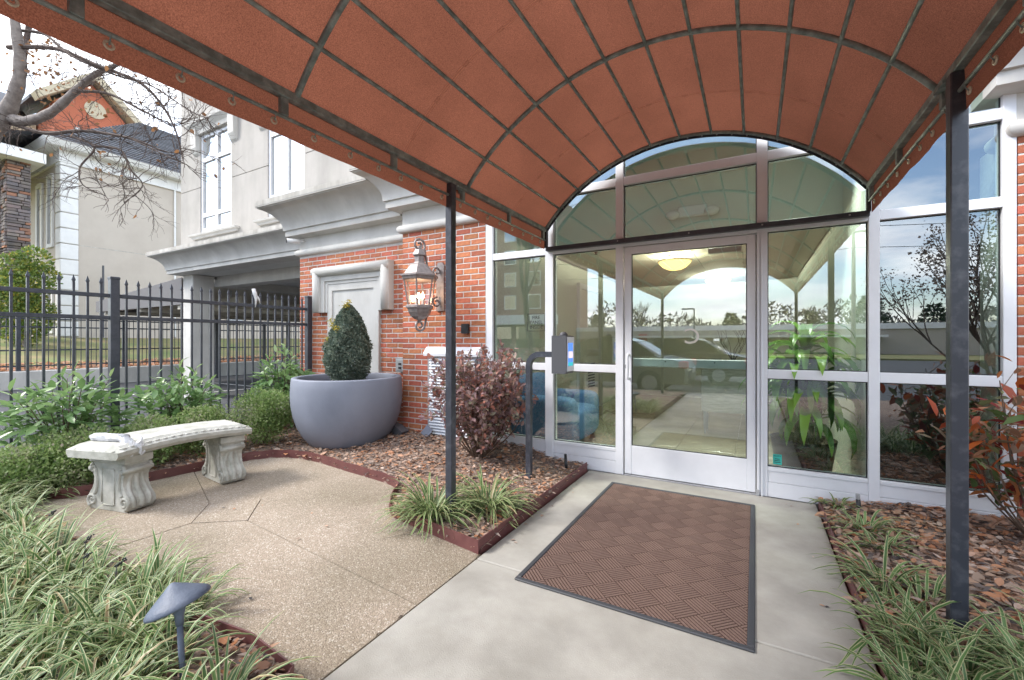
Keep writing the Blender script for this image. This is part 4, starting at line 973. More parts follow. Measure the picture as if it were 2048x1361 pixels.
# slab seat with bevelled, egg-and-dart edge, slightly arched
V=[];F=[];n=26; y0,y1=-2.77,-1.70
def bend(x,y):                                  # the bench is gently curved, hollow side to the patio
    u=(y+2.235)/0.535; s1=(0.13*u-0.03)/0.535
    return x+0.065*u*u-0.03*u, y-(x+4.19)*s1
prof=[(-0.235,0.402),(-0.255,0.428),(-0.255,0.455),(-0.19,0.492),(0.19,0.492),(0.255,0.455),(0.255,0.428),(0.235,0.402)]
for i in range(n+1):
    t=i/n; y=y0+(y1-y0)*t; e=min(t,1-t)*n
    k=0.0 if e>=1 else (1-e)
    arch=0.02*math.sin(math.pi*t)
    for x,z in prof:
        zz=z if e>=1 else min(z,0.455) if k>0 else z
        V.append(bend(-4.19+x*0.92*(1-0.02*k),y)+(zz+arch+rnd.uniform(-0.0012,0.0012),))
m_=len(prof)
for i in range(n):
    for j in range(m_): F.append((i*m_+j,i*m_+(j+1)%m_,(i+1)*m_+(j+1)%m_,(i+1)*m_+j))
F+=[tuple(range(m_))[::-1],tuple(range(n*m_,(n+1)*m_))]
seat=put('seat',MB().add(V,F),'precast',be,ang=28)
eg=MB()
for s_ in (-1,1):
    for i in range(17):
        y=y0+0.055+i*0.06; t=(y-y0)/(y1-y0); eg.sphere(bend(-4.19+s_*0.206,y)+(0.470+0.02*math.sin(math.pi*t),),0.026,8,6,(0.55,0.9,0.32))
        eg.sphere(bend(-4.19+s_*0.206,y+0.03)+(0.470+0.02*math.sin(math.pi*t),),0.012,6,5,(0.9,0.45,0.5))
for i in range(7):
    x=-4.36+i*0.0567
    eg.sphere(bend(x,y0+0.015)+(0.460,),0.024,8,6,(0.9,0.5,0.32)); eg.sphere(bend(x,y1-0.015)+(0.460,),0.024,8,6,(0.9,0.5,0.32))
put('egg_and_dart_trim',eg,'precast',seat,smooth=True)
def half_outline():
    return [(0.175,0.402),(0.178,0.36),(0.160,0.345),(0.160,0.325),(0.182,0.305),(0.186,0.285),(0.165,0.265),(0.150,0.235),(0.152,0.19),(0.172,0.145),(0.205,0.105),(0.218,0.07),(0.214,0.035),(0.195,0.008),(0.18,0.0)]
for yc,lr,lx in ((-2.585,R(13),0.045),(-1.85,R(-6),0.012)):
    h=half_outline(); out=[(x,z) for x,z in h]+[(-x,z) for x,z in h[::-1]]
    lb=MB(); lb.prism([(x,z) for x,z in out][::-1],-0.085,0.085,'y'); lb.cbox(-0.19,0.19,-0.095,0.095,0.345,0.402,0.006)
    leg=put('leg',lb.xf(Matrix.Translation((-4.19,yc,0.0))),'precast',be)
    # scrolls, panel and acanthus ribs
    for sy in (-1,1):
        for sx in (-1,1):
            sc=MB()
            for cx,cz,r0,turn in ((0.165,0.062,0.048,1),(0.150,0.300,0.030,-1)):
                pts=[]
                for k in range(26):
                    a=k*0.42*turn+(-1.2 if turn>0 else 1.6); r=r0*(1-k/29); pts.append((-4.19+sx*(cx+r*math.cos(a)),yc+sy*0.087,cz+r*math.sin(a)))
                sc.tube(pts,[0.013-0.008*k/26 for k in range(26)],6)
            sc.tube(catmull([(-4.19+sx*0.128,yc+sy*0.086,0.295),(-4.19+sx*0.115,yc+sy*0.087,0.22),(-4.19+sx*0.118,yc+sy*0.087,0.15),(-4.19+sx*0.140,yc+sy*0.087,0.11)],5),0.012,6)
            put('scroll_carving',sc,'precast',leg,smooth=True)
    pn=MB()
    for sy in (-1,1):
        q=[(-0.055,0.04),(0.055,0.04),(0.066,0.055),(0.066,0.29),(0.055,0.305),(-0.055,0.305),(-0.066,0.29),(-0.066,0.055)]
        for i in range(8):
            a,b2=q[i],q[(i+1)%8]; pn.tube([(-4.19+a[0],yc+sy*0.086,a[1]),(-4.19+b2[0],yc+sy*0.086,b2[1])],0.0045,6)
    put('panel_frame',pn,'precast',leg,smooth=True)
    for sx in (-1,1):
        ac=MB()
        for oy,rr in ((-0.055,0.016),(0,0.022),(0.055,0.016)):
            ac.tube(catmull([(-4.19+sx*0.148,yc+oy*0.6,0.262),(-4.19+sx*0.144,yc+oy*0.8,0.21),(-4.19+sx*0.168,yc+oy,0.14),(-4.19+sx*0.208,yc+oy,0.085),(-4.19+sx*0.207,yc+oy*0.9,0.03)],5),rr,8)
        ac.tube([(-4.19+sx*0.172,yc-0.098,0.296),(-4.19+sx*0.172,yc+0.098,0.296)],0.019,10)
        put('acanthus_carving',ac,'precast',leg,smooth=True)
    leg.matrix_basis=Matrix.Translation((-4.19+lx,yc,0))@Matrix.Rotation(lr,4,'Z')@Matrix.Translation((4.19,-yc,0))@leg.matrix_basis
nb=thing('bagged_newspaper','rolled newspaper in a white plastic bag on the bench end','newspaper',(-4.22,-2.74,0.49))
put('roll',MB().tube([(-4.28,-2.69,0.522),(-4.02,-2.60,0.525)],0.030,14),'newsprint',nb,smooth=True)
V=[];F=[];n=16;m_=10
cr=random.Random(3)
for i in range(n+1):
    t=i/n; p=Vector((-4.33,-2.705,0.524)).lerp(Vector((-3.99,-2.59,0.524)),t); 
    if t>0.85: p+=Vector((0.05*(t-0.85)/0.15,-0.0,-0.075*((t-0.85)/0.15)**1.4))
    r=0.036*(1+0.25*max(0,t-0.8)) * (0.35+0.65*min(1,t*7))
    for k in range(m_):
        a=2*math.pi*k/m_; rr=r*(1+cr.uniform(-0.13,0.13)); V.append((p.x-0.28*rr*math.cos(a),p.y+0.95*rr*math.cos(a),p.z+0.82*rr*math.sin(a)))
for i in range(n):
    for k in range(m_): F.append((i*m_+k,i*m_+(k+1)%m_,(i+1)*m_+(k+1)%m_,(i+1)*m_+k))
F.append(tuple(range(m_))[::-1])
put('bag',MB().add(V,F),'bag',nb)
V=[];F=[]                                    # loose end of the bag hanging over the front edge
for i in range(7):
    for k in range(7):
        u=i/6; v=k/6; V.append((-3.935+0.055*u+cr.uniform(-0.012,0.012)-0.02*u*u,-2.62+0.09*v+cr.uniform(-0.008,0.008),0.52-0.10*u**1.3+0.02*math.sin(v*9+u*4)))
for i in range(6):
    for k in range(6): F.append((i*7+k,i*7+k+1,(i+1)*7+k+1,(i+1)*7+k))
put('bag_end',MB().add(V,F),'bag',nb)
# ------------------------------------------------------------------ big grey planter
PX,PY=-4.16,-0.49
pl=thing('round_planter','large smooth grey bowl planter in front of the brick wall','planter',(PX,PY,0.08))
pr=[(0.34,0.0),(0.385,0.012),(0.44,0.065),(0.50,0.145),(0.552,0.245),(0.588,0.36),(0.608,0.48),(0.614,0.58),(0.611,0.68),(0.604,0.775),(0.599,0.787),(0.585,0.790),(0.548,0.788),(0.540,0.777),(0.545,0.70),(0.547,0.66)]
put('bowl',MB().lathe(pr,64,(PX,PY,0.03),False),'planter',pl,smooth=True)
put('soil',MB().lathe([(0.546,0.70),(0.3,0.715),(0.02,0.72)],32,(PX,PY,0.03)),'soil',pl)
put('drip_tube',MB().tube(catmull([(PX-0.32,PY+0.15,0.74),(PX-0.22,PY+0.0,0.84),(PX-0.10,PY-0.12,0.80),(PX-0.02,PY-0.25,0.75)],6),0.006,6),'white_plastic',pl,smooth=True)
# ------------------------------------------------------------------ wall lantern
LX,LYY=-3.24,-0.30
la=thing('wall_lantern','large bronze hexagonal wall lantern with scroll arms on the brick pier','lantern',(LX,0,1.85))
def hexl(b,prof,c,n=6): return b.lathe(prof,n,c)
# back plate on the pier
px_,pzc=-3.18,1.855
put('back_plate',MB().prism([(px_-0.055,1.58),(px_+0.055,1.58),(px_+0.055,2.10),(px_+0.03,2.14),(px_-0.03,2.14),(px_-0.055,2.10)],-0.022,0.0005,'y'),'bronze',la)
put('roof',MB().lathe([(0.055,0.235),(0.058,0.150),(0.075,0.130),(0.105,0.115),(0.150,0.055),(0.175,0.015),(0.215,0.002),(0.215,-0.014),(0.20,-0.022),(0.195,-0.045),(0.18,-0.055)],6,(LX,LYY,1.955)),'bronze',la)
put('cap',MB().lathe([(0.01,0.305),(0.03,0.30),(0.05,0.29),(0.078,0.232),(0.078,0.222),(0.05,0.21)],6,(LX,LYY,1.955)),'bronze',la)
zt,zb=1.905,1.615; rt,rb=0.178,0.128
for k in range(6):
    a=2*math.pi*k/6; p0=(LX+rt*math.cos(a),LYY+rt*math.sin(a),zt); p1=(LX+rb*math.cos(a),LYY+rb*math.sin(a),zb)
    put('corner_bar',MB().tube([p0,p1],0.009,6),'bronze',la)
    a2=2*math.pi*(k+1)/6; q0=(LX+rt*math.cos(a2),LYY+rt*math.sin(a2),zt); q1=(LX+rb*math.cos(a2),LYY+rb*math.sin(a2),zb)
    put('pane',MB().add([p0,q0,q1,p1],[(0,1,2,3)]),'lantern_glass',la)
put('base_ring',MB().lathe([(0.15,1.628),(0.158,1.62),(0.158,1.598),(0.14,1.588)],6,(LX,LYY,0)),'bronze',la)
put('bottom_cup',MB().lathe([(0.14,1.588),(0.128,1.55),(0.10,1.505),(0.06,1.475),(0.03,1.465),(0.012,1.44)],6,(LX,LYY,0)),'bronze',la)
for k in range(3):
    a=k*2.094+0.4; cx,cy=LX+0.035*math.cos(a),LYY+0.035*math.sin(a)
    cd=put('candle',MB().tube([(cx,cy,1.60),(cx,cy,1.70)],0.012,8),'white_plastic',la)
    put('bulb',MB().lathe([(0.004,0),(0.013,0.012),(0.016,0.03),(0.010,0.055),(0.002,0.075)],10,(cx,cy,1.70)),'flame',cd,smooth=True)
lamp('lantern_light',(LX,LYY,1.76),1.2,(1,0.66,0.4),0.04,la)
def spiral(cx,cz,r,a0,a1,n=22,shrink=0.75):
    return [(cx+r*(1-shrink*i/n)*math.cos(a0+(a1-a0)*i/n), cz+r*(1-shrink*i/n)*math.sin(a0+(a1-a0)*i/n)) for i in range(n+1)]
# scroll arms lie in the vertical plane from plate to lantern
def arm(pts2,rad,name='scroll_arm'):
    # u along plate->lantern, z
    P=[(px_+(LX-px_)*u, -0.02+(LYY+0.02)*u, z) for u,z in pts2]
    put(name,MB().tube(P,rad,8),'bronze',la,smooth=True)
S=0.28
def sp2(cu,cz,r,a0,a1,**k): return [(cu+(x)/S,cz+z) for x,z in spiral(0,0,r,a0,a1,**k)]
up=[(0.22,1.945),(0.42,1.96),(0.60,2.04),(0.70,2.16),(0.78,2.27)]
top=sp2(1.03,2.295,0.078,R(195),R(195-500))
arm([(v[0],v[1]) for v in catmull([(a,b2,0) for a,b2 in up],5)]+top,0.0125)
arm(sp2(0.16,2.03,0.062,R(-95),R(-95+420)),0.0115)
arm(sp2(0.17,1.675,0.062,R(95),R(95-430)),0.0115)
lo=[(0.28,1.72),(0.50,1.69),(0.62,1.60),(0.68,1.50),(0.74,1.42)]
arm([(v[0],v[1]) for v in catmull([(a,b2,0) for a,b2 in lo],5)]+sp2(1.0,1.405,0.068,R(180),R(180+470)),0.0125)
put('hanging_stem',MB().tube([(LX,LYY,2.25),(LX,LYY,2.29)],0.012,8),'bronze',la)
# ------------------------------------------------------------------ intercom on a bent post
IX,IY=-1.72,-0.62
ic=thing('intercom_stand','door entry intercom on a bent dark post beside the glass front','intercom',(IX,IY,0.08))
pts=[(IX,IY,0.0),(IX,IY,0.9)]+[(IX+0.10-0.10*math.cos(R(a)),IY+0.012*a/90,1.02+0.10*math.sin(R(a))) for a in range(0,91,10)]+[(IX+0.26,IY+0.03,1.12)]
put('post',MB().tube(pts,0.0225,4,sq=True),'post_metal',ic)
bx0,bx1=IX+0.245,IX+0.375
bxm=put('housing',MB().prism([(bx0,0.965),(bx1-0.012,0.965),(bx1,0.985),(bx1,1.275),(bx1-0.005,1.28),(bx0,1.28)],IY-0.07,IY+0.10,'y'),'grey_box',ic)
put('face_plate',MB().cbox(bx1,bx1+0.008,IY-0.06,IY+0.09,0.985,1.27,0.002),'alu',bxm)
scn=put('screen',MB().box(bx1+0.008,bx1+0.011,IY-0.05,IY+0.055,1.03,1.22),'screen',bxm)
put('screen_panel',MB().box(bx1+0.0112,bx1+0.0118,IY-0.045,IY+0.05,1.095,1.15),'screen_pale',scn)
put('screen_band',MB().box(bx1+0.0112,bx1+0.0118,IY-0.05,IY+0.055,1.03,1.06),'screen_teal',scn)
put('camera_dome',MB().sphere((bx0+0.07,IY+0.02,1.285),0.035,14,8,(1,1,0.8)),'grey_box',ic,smooth=True)
# ------------------------------------------------------------------ louvred wall unit and little wall boxes
ac=thing('louvred_wall_unit','aluminium louvred air-conditioning unit low on the brick pier','wall unit',(-2.98,0,0.6))
put('casing',MB().cbox(-3.36,-2.62,-0.03,0.0,0.12,1.16,0.006),'alu_grey',ac)
put('hood',MB().prism([(-0.095,1.09),(-0.03,1.165),(-0.001,1.165),(-0.001,1.06),(-0.09,1.06)],-3.37,-2.61,'x'),'alu',ac)
for i in range(26): put('louvre',MB().prism([(-0.066,0.16+i*0.034),(-0.032,0.184+i*0.034),(-0.032,0.190+i*0.034),(-0.068,0.166+i*0.034)],-3.31,-2.67,'x'),'alu',ac)
eb=thing('electrical_box','small grey electrical outlet box on the brick beside the planter','electrical box',(-3.98,0.25,0.95))
put('casing',MB().cbox(-4.07,-3.90,0.18,0.25,0.83,1.02,0.005),'alu_grey',eb); put('cover',MB().cbox(-4.05,-3.92,0.172,0.18,0.85,0.99,0.003),'galv',eb)
put('outlet',MB().box(-4.01,-3.96,0.168,0.1715,0.87,0.90).box(-4.01,-3.96,0.168,0.1715,0.92,0.95),'gasket',eb)
cr_=thing('card_reader','small black card reader box on the brick pier right of the post','card reader',(-2.82,0,1.37))
put('casing',MB().cbox(-2.87,-2.775,-0.045,0.0,1.315,1.425,0.008),'black_plastic',cr_); put('lens',MB().box(-2.85,-2.80,-0.048,-0.0455,1.36,1.41),'gasket',cr_)
sc=thing('security_camera','small white security camera under the stone cornice','camera',(-6.05,0.10,2.74))
put('body',MB().tube([(-6.02,0.18,2.735),(-6.10,0.02,2.725)],0.036,12),'white_plastic',sc,smooth=True); put('lens',MB().tube([(-6.10,0.02,2.725),(-6.104,0.012,2.7245)],0.027,12),'black_plastic',sc)
put('bracket',MB().tube([(-6.02,0.18,2.74),(-6.02,0.25,2.76)],0.018,8),'white_plastic',sc)
# downspout shoe lying behind the planter, sprinkler heads
dsp=thing('downspout_shoe','dark metal downspout shoe on the ground behind the planter','downspout',(-3.75,-0.15,0.15))
put('shoe',MB().prism([(-3.95,0.14),(-3.60,0.13),(-3.58,0.17),(-3.66,0.22),(-3.90,0.30),(-3.95,0.30)],-0.22,-0.10,'y'),'grey_box',dsp)
slate=thing('slate_offcut','loose square slate tile leaning against the wall unit','tile',(-3.35,-0.12,0.15))
put('slate',MB().cbox(-0.06,0.06,-0.006,0.006,0,0.12,0.002).xf(Matrix.Translation((-3.33,-0.13,0.14))@Matrix.Rotation(R(-25),4,'X')@Matrix.Rotation(R(30),4,'Y')),'planter',slate)
for (x,y,h,l) in ((0.64,-0.16,0.13,'black pop-up sprinkler head with pale cap in the right bed'),(-1.54,-0.20,0.14,'small black garden spotlight by the edging corner')):
    s_=thing('irrigation_riser' if x>0 else 'garden_spotlight',l,'sprinkler' if x>0 else 'spotlight',(x,y,0.05))
    put('body',MB().tube([(x,y,0.0),(x-0.01,y,h)],0.014,10),'black_plastic',s_,smooth=True); put('cap',MB().tube([(x-0.01,y,h),(x-0.012,y,h+0.035)],0.013,10),'alu_grey' if x>0 else 'black_plastic',s_)
# ------------------------------------------------------------------ tilted path light
pth=thing('path_light','slate-grey mushroom path light leaning in the striped grass','path light',(-1.74,-3.26,0))
RX=Matrix.Translation((-1.715,-3.245,0.0))@Matrix.Rotation(R(-7),4,'Y')
put('stem',MB().tube([(0,0,-0.08),(0,0,0.285)],0.0095,12).xf(RX),'path_light',pth,smooth=True)
put('collar',MB().lathe([(0.012,0.255),(0.014,0.285),(0.020,0.31),(0.026,0.325)],16).xf(RX),'path_light',pth,smooth=True)
HX=RX@Matrix.Translation((-0.005,0,0.335))@Matrix.Rotation(R(-13),4,'Y')@Matrix.Rotation(R(8),4,'X')@Matrix.Scale(0.96,4)
put('shade',MB().lathe([(0.004,0.068),(0.012,0.064),(0.028,0.052),(0.050,0.037),(0.072,0.021),(0.090,0.008),(0.100,-0.003),(0.1015,-0.010),(0.099,-0.013),(0.092,-0.003),(0.07,0.012),(0.03,0.030),(0.004,0.036)],40).xf(HX),'path_light',pth,smooth=True)
# ------------------------------------------------------------------ plants
def blades(n, base, az, elev, L, w, droop, tone):
    """arching strap blades, vectorised; returns verts, faces, tone, side"""
    S=7; t=np.linspace(0,1,S)
    ang=elev[:,None]-droop[:,None]*t[None]**1.25           # elevation along the blade
    ds=(L/(S-1))[:,None]
    r=np.concatenate([np.zeros((n,1)),np.cumsum(np.cos(ang[:,:-1])*ds,1)],1); z=np.concatenate([np.zeros((n,1)),np.cumsum(np.sin(ang[:,:-1])*ds,1)],1)
    ca,sa=np.cos(az)[:,None],np.sin(az)[:,None]
    cx=base[:,0:1]+r*ca; cy=base[:,1:2]+r*sa; cz=np.maximum(base[:,2:3]+z,base[:,2:3]*0.4+0.003)
    ww=w[:,None]*np.clip(np.minimum(0.55+1.2*t,1.25*(1-t)**0.55+0.03),0,1)[None]
    P=np.empty((n,S,3,3))
    for k,u in enumerate((-1,0,1)):
        P[:,:,k,0]=cx-sa*ww*u; P[:,:,k,1]=cy+ca*ww*u; P[:,:,k,2]=cz+np.abs(u)*ww*0.45
    idx=np.arange(n*S*3).reshape(n,S,3)
    F=np.concatenate([np.stack([idx[:,:-1,k],idx[:,:-1,k+1],idx[:,1:,k+1],idx[:,1:,k]],-1).reshape(-1,4) for k in (0,1)])
    side=np.broadcast_to(np.array([1.0,0,1.0])[None,None],(n,S,3)).ravel()
    return P.reshape(-1,3),F,np.repeat(tone,S*3),side
def clump_arrays(x,y,z,n,L,w=0.0065,spread=0.05,lo=0.5,hi=1.45,az0=None):
    az=rng.uniform(0,6.283,n); rr=spread*np.sqrt(rng.random(n))
    base=np.stack([x+rr*np.cos(az),y+rr*np.sin(az),np.full(n,z)-0.01],1)
    az=az+rng.normal(0,0.5,n); L=L*np.where(rng.random(n)<0.25,0.65,1.0)
    return blades(n,base,az,rng.uniform(lo,hi,n),L*rng.uniform(0.6,1.1,n),w*rng.uniform(0.7,1.2,n),rng.uniform(1.0,2.5,n),np.where(rng.random(n)<0.06,0.0,np.clip(rng.normal(0.52,0.24,n),0.12,1)))
def join(parts):
    vo=0; V=[];F=[];T=[];S_=[]
    for v,f,t,s in parts: V.append(v);F.append(f+vo);T.append(t);S_.append(s);vo+=len(v)
    return np.concatenate(V),np.concatenate(F),{'tone':np.concatenate(T),'side':np.concatenate(S_)}
def lirio_mass(name,centres,label,n,L,w):
    V,F,A_=join([clump_arrays(x,y,max(0.0,float(bed_h(np.array([x]),np.array([y]))[0])),n,L*rnd.uniform(0.85,1.15),w) for x,y in centres])
    o=link(name,np_mesh(name,V,F,A_,True),'lirio'); return tag(o,label,'grass',None,'stuff')
def jit(xs,ys,j): return [(x+rnd.uniform(-j,j),y+rnd.uniform(-j,j)) for x in xs for y in ys]
c=[p for p in jit(np.arange(-5.6,-1.45,0.155),np.arange(-3.95,-3.02,0.155),0.06) if 0.488*-p[0]+0.873*(p[1]+4)>0.75 and math.dist(p,(-1.715,-3.245))>0.1]
c=[p for p in c if not(p[0]>-2.2 and p[1]>-3.12) and not(-4.7<p[0]<-2.7 and p[1]>-3.0-0.12*min(1,(-2.7-p[0])/0.6))]
c+=jit(np.arange(-5.4,-4.85,0.17),(-2.95,-2.86),0.03)
lirio_mass('lily_turf',c,'mass of green and cream striped lily turf filling the front left bed',48,0.31,0.0076)
c=[p for p in jit(np.arange(0.50,1.7,0.15),np.arange(-2.7,-1.72,0.16),0.05) if -0.488*p[0]+0.873*(p[1]+4)>0.70 and math.dist(p,(0.707,-1.61))>0.11]
lirio_mass('lily_turf',c,'mass of yellow striped lily turf at the foot of the right post',40,0.30,0.0078)
for i,(x,y,n,L,lab) in enumerate(((-1.92,-1.68,210,0.44,'striped grass clump at the foot of the left canopy post'),(-1.64,-1.40,180,0.40,'striped grass clump behind the left post toward the mat'),
        (0.52,-0.13,34,0.20,'small sparse grass clump at the door end of the right bed'),(0.60,-0.55,40,0.25,'small grass clump beside the right edging near the mat'),(0.64,-0.80,34,0.24,'loose grass clump in the leaves right of the mat'),(0.56,-1.22,52,0.30,'grass clump spilling over the right walkway edge'),(0.66,-1.38,40,0.28,'grass clump left of the right canopy post'),
        (-4.85,-2.72,40,0.24,'small grass clump behind the near bench leg'))):
    V,F,A_=join([clump_arrays(0,0,0,n,L,0.0082,0.06,0.35,1.3)]); o=link('lily_turf_clump',np_mesh('lily_turf_clump',V,F,A_,True),'lirio')
    o.location=(x,y,float(bed_h(np.array([x]),np.array([y]))[0])); tag(o,lab,'grass clump','single lily turf clumps')
# dark berry spikes in the front left grass
for x,y in ((-3.0,-3.12),(-2.75,-3.2),(-3.6,-3.1),(-2.45,-3.18)):
    b=MB(); z0=0.20+rnd.uniform(0,0.06)
    for k in range(16): b.sphere((x+k*0.005,y+rnd.uniform(-0.008,0.008),z0+0.003*k+rnd.uniform(-0.006,0.006)),0.0045,6,4)
    b.tube([(x-0.05,y,0.03),(x,y,z0)],0.002,5); tag(put('berry_spike',b,'black_plastic',smooth=True),{-3.0:'dark berry spike low in the grass left of the bench leg line',-2.75:'dark berry spike beside the patio edge, second from the path light',-3.6:'dark berry spike nearest the bench in the front grass',-2.45:'dark berry spike nearest the tilted path light'}[x],'berries','berry spikes')

def lobed_foliage(lobes,n,size,flat=0.0,inner=0.62):
    """leaf positions through the outer shell of overlapping lobes"""
    w=np.array([l[3]**2 for l in lobes]); pick=rng.choice(len(lobes),n,p=w/w.sum()); C=np.array([l[:3] for l in lobes])[pick]; Rr=np.array([l[3] for l in lobes])[pick]
    u=unit(n); rad=Rr*(inner+(1.06-inner)*rng.random(n)**0.6); P=C+u*rad[:,None]
    keep=P[:,2]>0.02; P,u=P[keep],u[keep]; n=len(P)
    d=u*0.8+rng.normal(0,0.55,(n,3))+np.array([0,0,0.25]); up=u+rng.normal(0,0.5,(n,3))
    # tones drift in clumps like flushes of growth
    ph=np.sin(P[:,0]*23+1)+np.sin(P[:,1]*19+2)+np.sin(P[:,2]*21); tone=np.clip(0.40+0.10*ph+rng.normal(0,0.20,n),0,1)
    return P,d,up,size*rng.uniform(0.7,1.25,n),tone
def stems_mb(k,h,r,z0=0):
    b=MB()
    for i in range(k):
        a=rnd.uniform(0,6.28); p=Vector((0.02*math.cos(a),0.02*math.sin(a),z0)); q=Vector((r*rnd.uniform(0.3,0.8)*math.cos(a),r*rnd.uniform(0.3,0.8)*math.sin(a),z0+h*rnd.uniform(0.6,0.9)))
        b.tube([p,p.lerp(q,0.5)+Vector((rnd.uniform(-.02,.02),rnd.uniform(-.02,.02),0.03)),q],[0.007,0.005,0.003],5)
    return b
def boxwood(x,y,r,h,label,n=7500):
    z=max(0.0,float(bed_h(np.array([x]),np.array([y]))[0])); t=thing('boxwood_shrub',label,'shrub',(x,y,z),rnd.uniform(0,6),'low rounded boxwood shrubs')
    lobes=[(rnd.uniform(-.35,.35)*r,rnd.uniform(-.35,.35)*r,h*rnd.uniform(0.35,0.68),r*rnd.uniform(0.52,0.70)) for _ in range(7)]+[(0,0,h*0.42,r*0.8)]+[(rnd.uniform(-.7,.7)*r,rnd.uniform(-.7,.7)*r,h*rnd.uniform(0.3,0.85),r*rnd.uniform(0.2,0.36)) for _ in range(14)]
    P,d,u,s,tn=lobed_foliage(lobes,n,0.026); P[:,2]=np.clip(P[:,2]*h/np.percentile(P[:,2],99),0.01,None); P[:,:2]*=r/np.percentile(np.hypot(P[:,0],P[:,1]),97)
    o=link('foliage',leaves('foliage',P,d,u,s,tn,QUADLEAF,1.05),'boxwood',t); o['kind']='stuff'
    link('stems',stems_mb(9,h*0.8,r).mesh('stems'),'stem',t)
    return t
boxwood(-4.90,-1.02,0.31,0.60,'rounded boxwood shrub between the bench and the grey planter',9000)
boxwood(-4.98,-1.60,0.28,0.50,'rounded boxwood shrub behind the far end of the bench')
boxwood(-5.06,-2.08,0.26,0.44,'rounded boxwood shrub behind the middle of the bench')
boxwood(-5.04,-2.58,0.32,0.42,'wide boxwood shrub behind the near bench leg')
boxwood(-5.10,-2.90,0.32,0.38,'boxwood shrub at the left edge of the picture')
# clipped egg-shaped evergreen in the planter
t=thing('clipped_evergreen','clipped egg-shaped evergreen with yellow tips in the grey planter','shrub',(PX,PY,0.75))
n=26000; hh=0.90; zz=rng.random(n)**0.85; prof=0.235*np.power(np.sin(np.pi*np.clip(0.10+0.90*zz,0,1)),0.62)*(1-0.42*zz)*1.22
a=rng.uniform(0,6.283,n); bump=1+0.09*np.sin(3*a+7*zz)+0.06*np.sin(5*a-11*zz+1)+0.05*np.sin(9*a+23*zz); rr=prof*bump*(0.55+0.49*rng.random(n)**0.45)
P=np.stack([rr*np.cos(a),rr*np.sin(a),zz*hh+0.0],1); out=np.stack([np.cos(a),np.sin(a),0.35+0*a],1); d=out*0.7+rng.normal(0,0.6,(n,3))+[0,0,0.3]
tn=np.clip(0.45+0.13*np.sin(P[:,2]*40+4*a)+rng.normal(0,0.24,n),0,1)
o=link('foliage',leaves('foliage',P,d,out+rng.normal(0,0.5,(n,3)),0.025*rng.uniform(0.7,1.25,n),tn,QUADLEAF,1.15),'cone_leaf',t); o['kind']='stuff'
n=300; cs=np.array([(0,0,0.93),(0.0,-0.03,0.90),(0.02,-0.05,0.87),(-0.06,-0.17,0.66),(0.03,-0.21,0.62),(-0.12,-0.20,0.50),(-0.17,-0.1,0.72)]); ci=rng.integers(0,len(cs),n); P=cs[ci]+rng.normal(0,0.02,(n,3))
o=link('yellow_tips',leaves('yellow_tips',P,unit(n)+[0,0,0.5],unit(n),0.021*rng.uniform(0.7,1.2,n),rng.random(n),QUADLEAF,1.0),'cone_yellow',t); o['kind']='stuff'
link('stems',MB().tube([(0,0,-0.02),(0,0,0.5)],[0.018,0.008],6).mesh('stems'),'stem',t)
# laurels: every leaf its own part
lau=[]
for k in range(8):
    v=rng.random(); me=leaves('leaf',np.zeros((1,3)),np.array([[1.0,0,0]]),np.array([[0,0,1.0]]),1.0,np.array([k/7.0]),LANCE,rnd.uniform(1.1,1.4)); me.materials.append(M['laurel']); lau.append(me)
def laurel(x,y,r,h,label,ns=15,nl=17,L=0.115):
    z=max(0.0,float(bed_h(np.array([x]),np.array([y]))[0])); t=thing('laurel_shrub',label,'shrub',(x,y,z),0,'broad-leaved laurel shrubs by the fence')
    b=MB(); cnt=0
    for i in range(ns):
        a=i*2.4+rnd.uniform(-.3,.3); sp_=r*math.sqrt((i+0.5)/ns)*0.85; hh=h*rnd.uniform(0.62,0.98)*(1-0.30*(sp_/r)**2)
        P=[Vector((0.03*math.cos(a),0.03*math.sin(a),0)),Vector((0.45*sp_*math.cos(a),0.45*sp_*math.sin(a),hh*0.5)),Vector((sp_*math.cos(a),sp_*math.sin(a),hh))]
        C=catmull(P,6); b.tube(C,[0.008-0.0005*j for j in range(len(C))],5)
        for k in range(nl):
            u=0.22+0.78*(k/(nl-1))**0.85; q=C[min(len(C)-1,int(u*(len(C)-1)))]; az=k*2.4+rnd.uniform(-.4,.4); el=rnd.uniform(-0.35,0.35)+0.95*max(0,u-0.65)/0.35
            o=link('leaf',lau[min(7,int(rnd.random()*5+3*max(0,u-0.6)/0.4))],None,t); s_=L*rnd.uniform(0.72,1.12)*(1-0.25*max(0,u-0.75)/0.25)
            dv=Vector((math.cos(az)*math.cos(el),math.sin(az)*math.cos(el),math.sin(el)))
            o.matrix_basis=Matrix.Translation(q+Vector((0,0,rnd.uniform(-.012,.012))))@dv.to_track_quat('X','Z').to_matrix().to_4x4()@Matrix.Rotation(rnd.uniform(-.4,.4),4,'X')@Matrix.Diagonal((s_,s_,s_,1)); cnt+=1
    n=420; a=rng.uniform(0,6.283,n); rr=r*np.sqrt(rng.random(n))*0.95; P=np.stack([rr*np.cos(a),rr*np.sin(a),h*(0.10+0.68*rng.random(n))*(1-0.25*(rr/r)**2)],1)
    d=np.stack([np.cos(a),np.sin(a),rng.uniform(-0.5,0.7,n)],1)+rng.normal(0,0.4,(n,3)); f=link('foliage',leaves('foliage',P,d,np.tile([0,0,1.0],(n,1))+rng.normal(0,0.35,(n,3)),L*rng.uniform(0.7,1.05,n),rng.uniform(0,0.75,n),LANCE,1.25),'laurel',t); f['kind']='stuff'
    link('stems',b.mesh('stems',True),'stem',t); return t
laurel(-5.50,-2.52,0.42,1.02,'large glossy laurel shrub by the near fence post',17,17,0.165)
